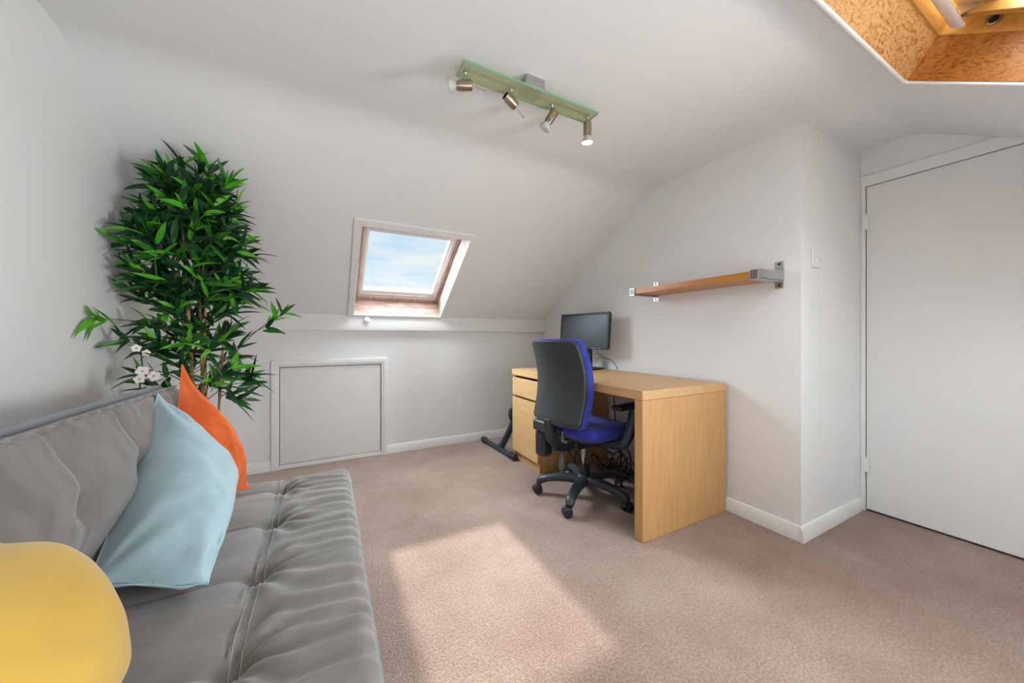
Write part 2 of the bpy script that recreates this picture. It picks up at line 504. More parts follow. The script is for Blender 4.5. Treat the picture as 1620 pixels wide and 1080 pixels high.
def lift(x, y, z):       # the old ceiling runs a little uphill over the alcove
    if x < XD or y > 1.2: return z
    k = max(0.0, 0.70 - y)
    zz = HC + 0.046 - 0.56 * (math.sqrt(k * k + 0.0016) - 0.04 if k > 0 else 0)
    return max(z, zz) if y < YA + 0.1 else z + 0.046 * (1.2 - y) / (1.2 - YA)
grid = [[bm.verts.new((x, y, lift(x, y, z))) for y, z in prof] for x in xs]
def yi(y): return min(range(len(prof)), key=lambda i: abs(prof[i][0] - y))
h1 = (yi(yv1(W1['v0'])), yi(yv1(W1['v1'])))
h2 = (yi(yv2(W2['v1'])), yi(yv2(W2['v0'])))
for i in range(len(xs) - 1):
    for j in range(len(prof) - 1):
        if i == 1 and h1[0] <= j < h1[1]: continue
        if i == 3 and h2[0] <= j < h2[1]: continue
        bm.faces.new((grid[i][j], grid[i + 1][j], grid[i + 1][j + 1], grid[i][j + 1]))
ce = obj('ceiling', bm, M['ceil'], angle=60)
struct(ce, 'white painted attic ceiling with two roof slopes and a flat strip', 'ceiling')

bm = BM(); box(bm, XL - 0.09, XL, YK - 0.1, YB + 0.1, 0, HC + 0.03)
struct(obj('wall_left', bm, M['wall'], smooth=False), 'plain white wall behind the sofa', 'wall')
bm = BM(); box(bm, XR, XR + 0.08, YA + 0.06, YB + 0.1, 0, HC + 0.03)
struct(obj('wall_right', bm, M['wall'], smooth=False), 'plain white wall behind the desk and shelf', 'wall')
bm = BM(); box(bm, XR, XD + 0.12, YA, YA + 0.06, 0, HC + 0.09)
struct(obj('wall_alcove', bm, M['wall'], smooth=False), 'narrow white return wall with the light switch', 'wall')
# knee wall with the hatch hole
HX0, HX1, HZ0, HZ1 = -0.318, 0.398, 0.012, 0.765
bm = BM(); ring(bm, (XL, XR, -0.001, 1.12), (HX0, HX1, HZ0, HZ1), YB, YB + 0.09, order='xzy')
struct(obj('wall_back', bm, M['wall'], smooth=False), 'low white knee wall under the far roof slope', 'wall')
bm = BM(); box(bm, XL - 0.05, XD + 0.1, YK - 0.09, YK, 0, 1.16)
struct(obj('wall_front', bm, M['wall'], smooth=False), 'low white knee wall behind the photographer', 'wall')
# door wall, with its opening
DY0, DY1, DZ = 0.075, 0.815, 1.847
bm = BM()
prism(bm, [(YA + 0.02, 0), (YA + 0.02, HC + 0.07), (YN, HC + 0.07), (YK - 0.05, zn(YK - 0.05) + 0.18), (YK - 0.05, 0), (DY0, 0), (DY0, DZ), (DY1, DZ), (DY1, 0)], XD, XD + 0.09, 'x')
bmesh.ops.triangulate(bm, faces=bm.faces)
struct(obj('wall_door_side', bm, M['wall'], smooth=False), 'white wall around the flush door', 'wall')

# sloping board where the far roof slope meets the knee wall
bm = BM(); prism(bm, [(YB, 1.04), (3.062, 1.04), (3.058, 1.05), (3.078, 1.165), (YB, 1.165)], XL, XR, 'x')
struct(obj('trim_1', bm, M['ceil'], bevel=0.003), 'white boxed ledge along the top of the knee wall', 'trim')

# baseboards
bp = [(0, 0), (0.016, 0), (0.016, 0.052), (0.006, 0.076), (0, 0.076)]
def baseboard(name, segs, label):
    bm = BM()
    for axis, lo, hi, place in segs:
        prism(bm, [place(a, b) for a, b in bp], lo, hi, axis)
    struct(obj(name, bm, M['gloss'], bevel=0.002), label, 'baseboard')
baseboard('baseboard_right', [('y', YA, YB, lambda a, b: (XR - a, b))], 'white baseboard along the desk wall')
baseboard('baseboard_alcove', [('x', XR - 0.016, XD - 0.03, lambda a, b: (YA - a, b))], 'white baseboard under the light switch')
baseboard('baseboard_back', [('x', XL, -0.366, lambda a, b: (YB - a, b)), ('x', 0.446, XR, lambda a, b: (YB - a, b))], 'white baseboard along the knee wall either side of the hatch')
baseboard('baseboard_left', [('y', YK, YB, lambda a, b: (XL + a, b))], 'white baseboard behind the sofa')

# flush door, its frame and hinges (the roof slope cuts its far top corner)
d1 = empty('door_1', (XD, (DY0 + DY1) / 2, 0))
struct(d1, 'flush white door with painted hinges in the right-hand alcove', 'door')
def loc_shift(bm, root):
    return shift(bm, -root.location)
g = 0.004
cut = 0.305
bm = BM(); prism(bm, [(DY0 + g, 0.012), (DY1 - g, 0.012), (DY1 - g, DZ - g), (cut, DZ - g), (DY0 + g, zn(DY0) - 0.02)], XD - 0.002, XD + 0.036, 'x')
obj('door_leaf', loc_shift(bm, d1), M['door'], d1, bevel=0.0015)
bm = BM()
box(bm, XD - 0.012, XD, cut - 0.02, YA - 0.0005, DZ, DZ + 0.06)
obj('head_casing', loc_shift(bm, d1), M['gloss'], d1, bevel=0.002)
bm = BM(); box(bm, XD - 0.012, XD, DY1, YA - 0.0005, 0, DZ)
obj('side_casing', loc_shift(bm, d1), M['gloss'], d1, bevel=0.002)
bm = BM(); box(bm, XD + 0.05, XD + 0.1, DY0 - 0.03, DY1 + 0.015, 0.0, DZ + 0.02)  # added dark sheet behind the door, keeps outside light out of the gaps
obj('dark_backing', loc_shift(bm, d1), M['dark'], d1)
for z0, z1 in ((1.600, 1.690), (0.222, 0.306)):
    bm = BM()
    lathe(bm, [(0.0065, 0), (0.0065, z1 - z0)], (XD - 0.011, DY1 - 0.001, z0), seg=12)
    for k in range(4):
        h = (z1 - z0) / 5
        lathe(bm, [(0.0074, 0), (0.0074, h * 0.86)], (XD - 0.011, DY1 - 0.001, z0 + h * (k + 0.55)), seg=12)
    box(bm, XD - 0.016, XD - 0.008, DY1 - 0.016, DY1 + 0.014, z0 + 0.002, z1 - 0.002)
    for zz in (0.2, 0.5, 0.8):
        lathe(bm, [(0.004, 0), (0.004, 0.0025)], (XD - 0.016, DY1 - 0.011, z0 + zz * (z1 - z0)), (-1, 0, 0), 8)
    obj('hinge', loc_shift(bm, d1), M['gloss'], d1, bevel=0.0008)

# eaves hatch
d2 = empty('door_2', ((HX0 + HX1) / 2, YB, 0))
struct(d2, 'square white eaves hatch with moulded frame in the knee wall', 'hatch')
bm = BM(); box(bm, HX0 + 0.004, HX1 - 0.006, YB - 0.004, YB + 0.016, HZ0 + 0.026, HZ1 - 0.005)
obj('hatch_panel', loc_shift(bm, d2), M['hatch'], d2, bevel=0.0015)
def hatch_casing(bm):
    # moulded architrave on three sides, mitred
    for (r0, r1, y1) in ((0.0, 0.020, 0.013), (0.018, 0.049, 0.020)):
        a0x, a1x, az = HX0 - r1, HX1 + r1, HZ1 + r1
        b0x, b1x, bz = HX0 - r0, HX1 + r0, HZ1 + r0
        out = [(a0x, 0.0), (a0x, az), (a1x, az), (a1x, 0.0), (b1x, 0.0), (b1x, bz), (b0x, bz), (b0x, 0.0)]
        A = [bm.verts.new((x, YB - y1, z)) for x, z in out]
        B = [bm.verts.new((x, YB - 0.0005, z)) for x, z in out]
        for q in ((0, 1, 6, 7), (1, 2, 5, 6), (2, 3, 4, 5)):
            bm.faces.new([A[i] for i in q]); bm.faces.new([B[i] for i in q])
        for i in range(8):
            bm.faces.new((A[i], A[(i + 1) % 8], B[(i + 1) % 8], B[i]))
bm = BM(); hatch_casing(bm)
obj('casing', loc_shift(bm, d2), M['gloss'], d2, bevel=0.003)
bm = BM(); box(bm, HX0, HX1, YB - 0.006, YB + 0.02, 0.001, HZ0 + 0.022)
obj('sill', loc_shift(bm, d2), M['gloss'], d2, bevel=0.002)
bm = BM(); box(bm, HX0 - 0.02, HX1 + 0.02, YB + 0.09, YB + 0.1, 0, HZ1 + 0.03)
obj('backing', loc_shift(bm, d2), M['dark'], d2)
for x, z in ((HX0 + 0.018, 0.40), (HX1 - 0.012, 0.44)):
    bm = BM(); lathe(bm, [(0.004, 0), (0.004, 0.002)], (x, YB - 0.004, z), (0, -1, 0), 10)
    obj('screw', loc_shift(bm, d2), M['steel'], d2)

# ------------------------------------------------------------------ far skylight (local: x along room, y down slope, z out of the roof)
def roof_root(name, u, v, n, origin):
    o = empty(name)
    m = Matrix(((u.x, v.x, n.x, origin.x), (u.y, v.y, n.y, origin.y), (u.z, v.z, n.z, origin.z), (0, 0, 0, 1)))
    o.matrix_world = m
    o.location = m.to_translation(); o.rotation_mode = 'QUATERNION'; o.rotation_quaternion = m.to_quaternion()
    return o
w1 = roof_root('window_1', Vector((1, 0, 0)), VH, NB, Vector((0, YF_, HC)))
struct(w1, 'skylight with faded pinkish timber lining above the knee wall', 'window')
x0, x1, v0, v1 = W1['x0'], W1['x1'], W1['v0'], W1['v1']
bm = BM(); ring(bm, (x0 - 0.046, x1 + 0.040, v0 - 0.05, v1 + 0.016), (x0, x1, v0, v1), -0.012, 0.002)
obj('trim_frame', bm, M['gloss'], w1, bevel=0.003)
D1 = 0.150
bm = BM(); box(bm, x0, x1, v1, v1 + 0.014, -0.002, 0.22)
obj('lower_lining', bm, M['washed'], w1)
bm = BM(); box(bm, x0, x1, v0 - 0.014, v0, -0.002, 0.22)
obj('upper_lining', bm, M['washed'], w1)
for xa, xb in ((x0 - 0.014, x0), (x1, x1 + 0.014)):
    bm = BM(); box(bm, xa, xb, v0 - 0.014, v1 + 0.014, -0.002, 0.22)
    obj('side_lining', bm, M['washed_side'], w1)
bm = BM(); ring(bm, (x0 + 0.001, x1 - 0.001, v0 + 0.001, v1 - 0.001), (x0 + 0.028, x1 - 0.022, v0 + 0.03, v1 - 0.022), D1 - 0.004, 0.215)
obj('outer_frame', bm, M['washed_side'], w1, bevel=0.003)
gx0, gx1, gv0, gv1 = 0.254, 0.820, 0.830, 1.444
sash = obj('sash', ring(BM(), (x0 + 0.030, x1 - 0.024, v0 + 0.032, v1 - 0.024), (gx0 - 0.018, gx1 + 0.018, gv0 - 0.03, gv1 + 0.03), D1 + 0.004, 0.21), M['sash'], w1, bevel=0.004)
obj('glazing_bead', ring(BM(), (gx0 - 0.019, gx1 + 0.019, gv0 - 0.031, gv1 + 0.031), (gx0, gx1, gv0, gv1), D1 + 0.016, 0.208), M['gloss'], sash, bevel=0.004)
bm = BM(); box(bm, gx0 - 0.005, gx1 + 0.005, gv0 - 0.005, gv1 + 0.005, D1 + 0.030, D1 + 0.034)
obj('pane', bm, M['pane'], w1, smooth=False)

# ------------------------------------------------------------------ near skylight
V2 = Vector((0, -VH.y, VH.z)); N2 = Vector((0, -NB.y, NB.z))
w2 = roof_root('window_2', Vector((-1, 0, 0)), V2, N2, Vector((0, YN, HC)))
struct(w2, 'skylight overhead with figured plywood lining and varnished pine frame', 'window')
a0, a1, v0, v1 = -W2['x1'], -W2['x0'], W2['v0'], W2['v1']
bm = BM(); ring(bm, (a0 - 0.009, a1 + 0.012, v0 - 0.014, v1 + 0.012), (a0, a1, v0, v1), -0.010, 0.004)
obj('trim_frame', bm, M['gloss'], w2, bevel=0.004)
D2 = 0.130
bm = BM(); box(bm, a0, a1, v0 - 0.012, v0, -0.001, D2 + 0.003)
obj('upper_lining', bm, M['ply'], w2)
bm = BM(); box(bm, a0, a1, v1, v1 + 0.012, -0.001, D2 + 0.003)
obj('lower_lining', bm, M['ply'], w2)
for xa, xb in ((a0 - 0.012, a0), (a1, a1 + 0.012)):
    bm = BM(); box(bm, xa, xb, v0 - 0.012, v1 + 0.012, -0.001, D2 + 0.003)
    obj('side_lining', bm, M['ply_red'], w2)
bm = BM(); ring(bm, (a0 - 0.03, a1 + 0.03, v0 - 0.03, v1 + 0.03), (a0 + 0.004, a1 - 0.004, v0 + 0.004, v1 - 0.004), D2 + 0.003, D2 + 0.085)
fr2 = obj('outer_frame', bm, M['pine'], w2, bevel=0.003)
bm = BM(); ring(bm, (a0 + 0.008, a1 - 0.008, v0 + 0.030, v1 - 0.008), (a0 + 0.075, a1 - 0.075, v0 + 0.13, v1 - 0.09), D2 + 0.055, D2 + 0.095)
s2 = obj('sash', bm, M['pine'], w2, bevel=0.004)
bm = BM(); box(bm, a0 + 0.07, a1 - 0.07, v0 + 0.125, v1 - 0.085, D2 + 0.078, D2 + 0.082)
obj('pane', bm, M['pane'], w2, smooth=False)
bm = BM()   # rounded grey handle bar along the top of the sash
n = 10
prof2 = [(0.205 + 0.020 * math.cos(2 * PI * k / n), D2 + 0.022 + 0.009 * math.sin(2 * PI * k / n)) for k in range(n)]
prism(bm, prof2, a0 + 0.022, a1 - 0.06, 'x')
hb = obj('handle_bar', bm, M['plastic_w'], w2, angle=60)
for xx in (a0 + 0.07, a1 - 0.12):
    bm = BM(); prism(bm, [(0.20, D2 + 0.028), (0.225, D2 + 0.024), (0.262, D2 + 0.05), (0.262, D2 + 0.06), (0.20, D2 + 0.06)], xx, xx + 0.022, 'x')
    obj('bracket', bm, M['steel'], hb, bevel=0.001)
bm = BM(); box(bm, a0 + 0.055, a0 + 0.085, 0.225, 0.55, D2 + 0.030, D2 + 0.056)
obj('sash_batten', bm, M['pine_side'], w2, bevel=0.002)
bm = BM(); lathe(bm, [(0.017, 0), (0.017, 0.006), (0.011, 0.007), (0.010, 0.002)], (a0 + 0.006, 0.281, D2 + 0.036), (1, 0, 0), 20, cap=False)
lk = obj('lock_barrel', bm, M['steel'], w2)
bm = BM(); lathe(bm, [(0.0105, 0), (0.0105, 0.0025)], (a0 + 0.006, 0.281, D2 + 0.036), (1, 0, 0), 16)
obj('lock_hole', bm, M['rubber'], lk)

# sky-light sampling portals at the two openings
def portal(root, cx, cy, sx, sy, d):
    l = bpy.data.lights.new('skylight_portal', 'AREA')
    l.shape = 'RECTANGLE'; l.size = sx; l.size_y = sy
    l.cycles.is_portal = True
    o = bpy.data.objects.new('skylight_portal', l)
    COL.objects.link(o)
    m = root.rotation_quaternion.to_matrix().to_4x4(); m.translation = root.location
    o.matrix_world = m @ Matrix.Translation((cx, cy, d))
    return o
portal(w1, (gx0 + gx1) / 2, (gv0 + gv1) / 2, gx1 - gx0 + 0.1, gv1 - gv0 + 0.1, 0.23)
portal(w2, (a0 + a1) / 2, (v0 + v1) / 2, a1 - a0, v1 - v0, D2 + 0.11)

# ------------------------------------------------------------------ fittings on the walls
sw = empty('light_switch', (2.166, YA, 1.381))
tag(sw, 'small white light switch on the return wall beside the door', 'light switch')
bm = BM(); box(bm, -0.043, 0.043, -0.008, 0, -0.043, 0.043)
obj('plate', bm, M['plastic_w'], sw, bevel=0.004)
for x in (-0.018, 0.006):
    bm = BM(); prism(bm, [(-0.0115, -0.014), (-0.0085, 0.0), (-0.010, 0.014), (-0.007, 0.014), (-0.007, -0.014)], x, x + 0.014, 'x')
    obj('rocker', bm, M['plastic_w'], sw)
for x in (-0.034, 0.034):
    bm = BM(); lathe(bm, [(0.003, 0), (0.003, 0.0012)], (x, -0.008, 0), (0, -1, 0), 10)
    obj('screw', bm, M['steel'], sw)

kn = empty('round_knob', (0.283, 3.071, 1.125))
tag(kn, 'small round white knob on the ledge below the far skylight', 'knob')
bm = BM(); lathe(bm, [(0.009, 0.0), (0.009, 0.008)], (0, 0, 0), (0, -1, 0.17), 16)
obj('stem', bm, M['plastic_w'], kn)
bm = BM(); lathe(bm, [(0.014, 0.007), (0.022, 0.011), (0.0235, 0.017), (0.019, 0.023), (0.010, 0.026), (0.0, 0.0265)], (0, 0, 0), (0, -1, 0.17), 20)
obj('cap', bm, M['plastic_w'], kn)

# shelf with end brackets
sh = empty('wall_shelf', (XR, 1.30, 1.29))
tag(sh, 'reddish wood wall shelf on steel end brackets above the desk', 'shelf')
SX0 = 1.79
bm = BM(); box(bm, SX0 + 0.004, XR - 0.008, 0.917, 1.688, 1.274, 1.306)
obj('board', loc_shift(bm, sh), M['shelfwood'], sh, bevel=0.0015)
for ya, yb, s in ((0.905, 0.945, -1), (1.655, 1.695, 1)):
    yo = ya if s < 0 else yb
    bm = BM()                                            # slim channel hugging the shelf end
    prism(bm, [(XR - 0.004, 1.268), (SX0, 1.268), (SX0, 1.312), (XR - 0.004, 1.322)], min(yo, yo - s * 0.008), max(yo, yo - s * 0.008), 'y')
    box(bm, SX0 + 0.002, XR - 0.004, ya, yb, 1.264, 1.2725)
    box(bm, SX0 - 0.003, SX0 + 0.003, ya, yb, 1.264, 1.312)
    br = obj('bracket', loc_shift(bm, sh), M['steel'], sh, bevel=0.001)
    bm = BM(); prism(bm, [(ya, 1.236), (yb, 1.236), (yb, 1.372), (ya, 1.372)], XR - 0.005, XR, 'x')
    obj('wall_plate', loc_shift(bm, sh), M['steel'], br, bevel=0.002)
    bm = BM(); box(bm, SX0 - 0.0042, SX0 - 0.003, ya + 0.004, yb - 0.004, 1.268, 1.308)  # thin plate added to carry the dark reflection on the steel front
    obj('front_reflection', loc_shift(bm, sh), M['capreflect'], br)
    for z in (1.25, 1.358):
        bm = BM(); lathe(bm, [(0.006, 0), (0.006, 0.002), (0.003, 0.003)], (XR - 0.005, (ya + yb) / 2, z), (-1, 0, 0), 12)
        obj('screw', loc_shift(bm, sh), M['rubber'], br)

# ------------------------------------------------------------------ ceiling spot bar
fx = empty('ceiling_spotlight_bar', (0.725, 1.20, HC))
tag(fx, 'green glass ceiling light bar with four satin metal spotlights', 'ceiling light')
PZ = 1.977
FK = 1.0228
bm = BM(); box(bm, 0.432, 1.058, 1.184, 1.266, PZ, PZ + 0.008)
gp = obj('glass_plate', loc_shift(bm, fx), M['gglass'], fx, smooth=False)
bm = BM(); ring(bm, (0.430, 1.060, 1.182, 1.268), (0.4322, 1.0578, 1.1842, 1.2658), PZ + 0.0002, PZ + 0.0082)
obj('glass_edge', loc_shift(bm, fx), M['gedge'], gp, smooth=False)
bm = BM(); box(bm, 0.694, 0.782, 1.187, 1.263, PZ + 0.0085, HC)
obj('ceiling_box', loc_shift(bm, fx), M['steel'], fx, bevel=0.006)
bm = BM(); box(bm, 0.45, 1.038, 1.221, 1.233, PZ + 0.009, PZ + 0.014)  # strip added to stand in for a dark reflection in the glass
obj('reflection_strip', loc_shift(bm, fx), M['steel'], fx, bevel=0.001)
heads = [((0.443, 1.20), (-0.90, 0.42, -0.06), True, False),
         ((0.631, 1.20), (-0.9, -0.22, 0.36), False, False),
         ((0.822, 1.20), (-0.44, 0.35, -0.82), True, False),
         ((1.006, 1.195), (0.10, 0.13, -1.0), True, True)]
for (hx, hy), d, has_bulb, lit in heads:
    hx, hy = hx * FK, hy * FK
    d = Vector(d).normalized()
    piv = Vector((hx, hy, PZ - 0.045))
    bm = BM()
    lathe(bm, [(0.008, 0), (0.008, 0.008), (0.0055, 0.011), (0.0055, 0.040)], (hx, hy, PZ), (0, 0, -1), 14)
    lathe(bm, [(0.009, 0), (0.009, 0.003)], (hx, hy, PZ + 0.008), (0, 0, 1), 14)
    st = obj('spot_stem', loc_shift(bm, fx), M['steel'], fx)
    c0 = piv - d * 0.024 + Vector((0, 0, -0.006))
    bm = BM()
    lathe(bm, [(0.004, -0.003), (0.0165, -0.001), (0.0185, 0.003), (0.0185, 0.046), (0.0165, 0.048), (0.0165, 0.056), (0.015, 0.056), (0.015, 0.012), (0.001, 0.012)], c0, d, 24, cap=False)
    hd = obj('spot_head', loc_shift(bm, fx), M['nickel'], st)
    # slim aiming rod on the back of the head
    side = d.cross(Vector((0, 0, 1)))
    if side.length < 0.2: side = Vector((1, 0.2, 0))
    side.normalize()
    rd = (-d * 0.9 + Vector((0.35, 0.0, -0.45 if d.z > -0.5 else 0.3))).normalized()
    bm = BM(); tube(bm, [c0 + rd * 0.012, c0 + rd * 0.048], 0.0022, 8)
    lathe(bm, [(0.0032, 0), (0.0032, 0.010)], c0 + rd * 0.044, rd, 8)
    obj('aiming_rod', loc_shift(bm, fx), M['steel'], st)
    if has_bulb:
        bm = BM()
        lathe(bm, [(0.010, 0.040), (0.0125, 0.054), (0.018, 0.066), (0.0245, 0.078), (0.0252, 0.083), (0.0245, 0.084)], c0, d, 24)
        bb = obj('bulb', loc_shift(bm, fx), M['bulb'], st)
        if lit:
            bm = BM(); lathe(bm, [(0.0235, 0.0845), (0.020, 0.088), (0.0, 0.089)], c0, d, 24)
            obj('bulb_face', loc_shift(bm, fx), M['lit'], st)
            light('lit_spot', 'SPOT', c0 + d * 0.095, d, energy=3.0, spot_size=math.radians(100), spot_blend=0.8, shadow_soft_size=0.02, color=(1.0, 0.9, 0.75))
        else:
            bm = BM(); lathe(bm, [(0.0235, 0.0842), (0.012, 0.0855), (0.0, 0.086)], c0, d, 24)
            obj('bulb_face', loc_shift(bm, fx), M['steel'], st)

# ------------------------------------------------------------------ desk
DX0, DX1 = 1.334, 2.006
NY0, NY1 = 1.183, 2.523
dk = empty('desk', (1.67, 1.85, 0))
tag(dk, 'light oak desk with thick end panel, drawer and cupboard', 'desk')
def dpart(name, bm, m, parent=None, **k):
    return obj(name, loc_shift(bm, dk), m, parent or dk, **k)
bm = BM(); box(bm, DX0, DX1, NY0, NY1, 0.684, 0.73); dpart('desktop', bm, M['oak_y'], bevel=0.002)
bm = BM(); box(bm, DX0, DX1, NY0, NY0 + 0.05, 0.0, 0.683); dpart('end_panel', bm, M['oak_z'], bevel=0.002)
bm = BM()
box(bm, DX0 + 0.02, DX1, 2.132, 2.150, 0.0, 0.683)
box(bm, DX0 + 0.02, DX1, 2.497, 2.515, 0.0, 0.683)
box(bm, DX1 - 0.012, DX1, 2.15, 2.497, 0.06, 0.683)
box(bm, DX0 + 0.02, DX1, 2.15, 2.497, 0.05, 0.066)
box(bm, DX0 + 0.03, DX1 - 0.012, 2.15, 2.497, 0.498, 0.512)
cb = dpart('cabinet_body', bm, M['oak_z'], bevel=0.001)
bm = BM(); box(bm, DX0 + 0.03, DX0 + 0.046, 2.134, 2.513, 0.0, 0.07); dpart('plinth', bm, M['oak_y'], cb, bevel=0.001)
bm = BM(); box(bm, DX0 + 0.001, DX0 + 0.019, 2.131, 2.515, 0.525, 0.664)
box(bm, DX0 + 0.019, DX0 + 0.3, 2.156, 2.49, 0.53, 0.62); dpart('drawer', bm, M['oak_y'], bevel=0.0015)
bm = BM(); box(bm, DX0 + 0.001, DX0 + 0.019, 2.131, 2.515, 0.076, 0.506); dpart('cupboard_door', bm, M['oak_y'], bevel=0.0015)
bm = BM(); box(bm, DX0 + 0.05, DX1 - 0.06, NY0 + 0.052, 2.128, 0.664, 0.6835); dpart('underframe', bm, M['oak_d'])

# monitor
mo = empty('monitor', (1.835, 2.225, 0.73), rotz=math.radians(11))
tag(mo, 'black flat screen monitor on the far end of the desk', 'monitor')
# local: +x away from viewer side, screen faces -x, width along y
MW, MZ0, MZ1 = 0.246, 0.163, 0.452
def tilt(bm):
    bmesh.ops.rotate(bm, verts=bm.verts, cent=(0, 0, 0.30), matrix=Matrix.Rotation(math.radians(5), 3, 'Y'))
    return bm
bm = BM(); ring(bm, (-MW, MW, MZ0, MZ1), (-MW + 0.017, MW - 0.017, MZ0 + 0.022, MZ1 - 0.017), -0.012, 0.012, order='yzx')
obj('bezel', tilt(bm), M['black'], mo, bevel=0.002)
bm = BM(); box(bm, -0.008, 0.0, -MW + 0.017, MW - 0.017, MZ0 + 0.022, MZ1 - 0.017)
obj('screen', tilt(bm), M['screen'], mo)
bm = BM(); prism(bm, [(-MW + 0.004, MZ0 + 0.004), (MW - 0.004, MZ0 + 0.004), (MW - 0.004, MZ1 - 0.004), (-MW + 0.004, MZ1 - 0.004)], 0.002, 0.03, 'x')
box(bm, 0.03, 0.055, -0.15, 0.15, MZ0 + 0.03, MZ1 - 0.06)
obj('back_cover', tilt(bm), M['black'], mo, bevel=0.006)
for k in range(4):
    bm = BM(); box(bm, -0.0135, -0.012, -MW + 0.07 + 0.022 * k, -MW + 0.080 + 0.022 * k, MZ0 + 0.007, MZ0 + 0.010)
    obj('button', tilt(bm), M['steel'], mo)
bm = BM(); box(bm, 0.045, 0.07, -0.035, 0.035, 0.012, 0.30)
obj('neck', bm, M['black'], mo, bevel=0.005)
bm = BM(); prism(bm, [(-0.07, -0.125), (0.10, -0.125), (0.125, -0.10), (0.125, 0.10), (0.10, 0.125), (-0.07, 0.125), (-0.09, 0.10), (-0.09, -0.10)], 0.0, 0.014, 'z')
obj('foot', bm, M['black'], mo, bevel=0.004)

def cable(name, pts, label, r=0.0028, m='black', group=None):
    o = Vector(pts[-1])
    bm = BM(); tube(bm, [Vector(p) - o for p in pts], r, 8, smooth_n=8)
    c = obj(name, bm, M[m], angle=80)
    c.location = o
    return tag(c, label, 'cable', group)
cable('monitor_cable', [(1.885, 2.125, 0.865), (1.90, 2.10, 0.845), (1.93, 2.085, 0.822), (1.955, 2.07, 0.815), (1.978, 2.045, 0.795), (1.990, 2.025, 0.765), (1.996, 2.015, 0.733)],
      'thin black cable drooping from the monitor to the back of the desk')
cable('hanging_cable', [(2.012, 2.07, 0.66), (2.008, 2.065, 0.5), (2.004, 2.052, 0.37), (2.0, 2.03, 0.30), (1.99, 2.0, 0.2), (1.975, 1.97, 0.06), (1.95, 1.94, 0.006)],
      'black cable hanging down the wall beneath the desktop', r=0.004)
# tangle of leads on the carpet under the desk
rr = random.Random(3)
leads = ['black lead looping highest in the tangle under the desk', 'black lead coiled flat on the carpet under the desk',
         'black lead trailing toward the end panel under the desk', 'black lead bunched behind the chair column']
for i, lab in enumerate(leads):
    pts = []
    cx, cy = [(1.90, 1.86), (1.84, 1.74), (1.90, 1.62), (1.80, 1.95)][i]
    n = 22
    for k in range(n):
        t = k / (n - 1)
        a = t * 2 * PI * (2.6 if i != 2 else 1.6) + i
        rad = 0.055 + 0.035 * math.sin(3 * a + i)
        hz = max(0.006, (0.19, 0.03, 0.13, 0.10)[i] * (0.55 + 0.45 * math.sin(2.1 * a + i)) * math.sin(PI * min(1, t * 1.05)))
        pts.append((min(1.985, cx + rad * math.cos(a) * 0.9), cy + rad * 1.5 * math.sin(a) + (0.12 * t - 0.06) * (-1 if i == 2 else 1), hz + 0.006 * i))
    pts.append((pts[-1][0] - 0.02, pts[-1][1] - 0.02, 0.006))
    cable('power_lead', pts, lab, r=0.0045, group='leads under the desk')
pb = empty('power_adapter', (1.82, 1.83, 0.0), rotz=0.4)
tag(pb, 'black power block on the carpet among the leads under the desk', 'power adapter')
bm = BM(); box(bm, -0.03, 0.03, -0.07, 0.07, 0.0, 0.04)
pbb = obj('case', bm, M['black'], pb, bevel=0.006)
bm = BM(); tube(bm, [(0, 0.07, 0.02), (0, 0.10, 0.018), (0.01, 0.14, 0.008)], 0.004, 8, smooth_n=4)
obj('lead', bm, M['rubber'], pb)

# folding metal frame at the far end of the desk
fs = empty('folding_metal_frame', (1.335, 2.74, 0))
tag(fs, 'dark folding metal frame with capped floor tube, behind the far desk end', 'frame')
bm = BM(); tube(bm, [(-0.035, 0.27, 0.027), (-0.013, -0.26, 0.027)], 0.021, 16)
ft = obj('floor_tube', bm, M['navy'], fs)
for y0, y1, x0_, x1_ in ((0.30, 0.235, -0.036, -0.0335), (-0.30, -0.22, -0.011, -0.0145)):
    bm = BM(); tube(bm, [(x0_, y0, 0.027), (x0_, y0 * 0.985, 0.027), (x1_, y1, 0.027)], [0.021, 0.027, 0.027], 16)
    obj('end_cap', bm, M['black'], ft, bevel=0.002)
bm = BM(); tube(bm, [(-0.02, -0.06, 0.04), (0.05, -0.09, 0.20), (0.13, -0.12, 0.40), (0.20, -0.13, 0.62)], 0.019, 12, flat=1.5)
obj('upright', bm, M['navy'], fs)
bm = BM(); tube(bm, [(-0.02, 0.0, 0.04), (0.20, 0.02, 0.26), (0.42, 0.03, 0.5)], 0.016, 12)
obj('brace', bm, M['navy'], fs)
bm = BM(); lathe(bm, [(0.02, -0.02), (0.085, -0.02), (0.094, -0.012), (0.094, 0.012), (0.085, 0.02), (0.02, 0.02)], (0.10, -0.115, 0.345), (0.35, -1, 0), 28)
obj('round_guard', bm, M['black'], fs)

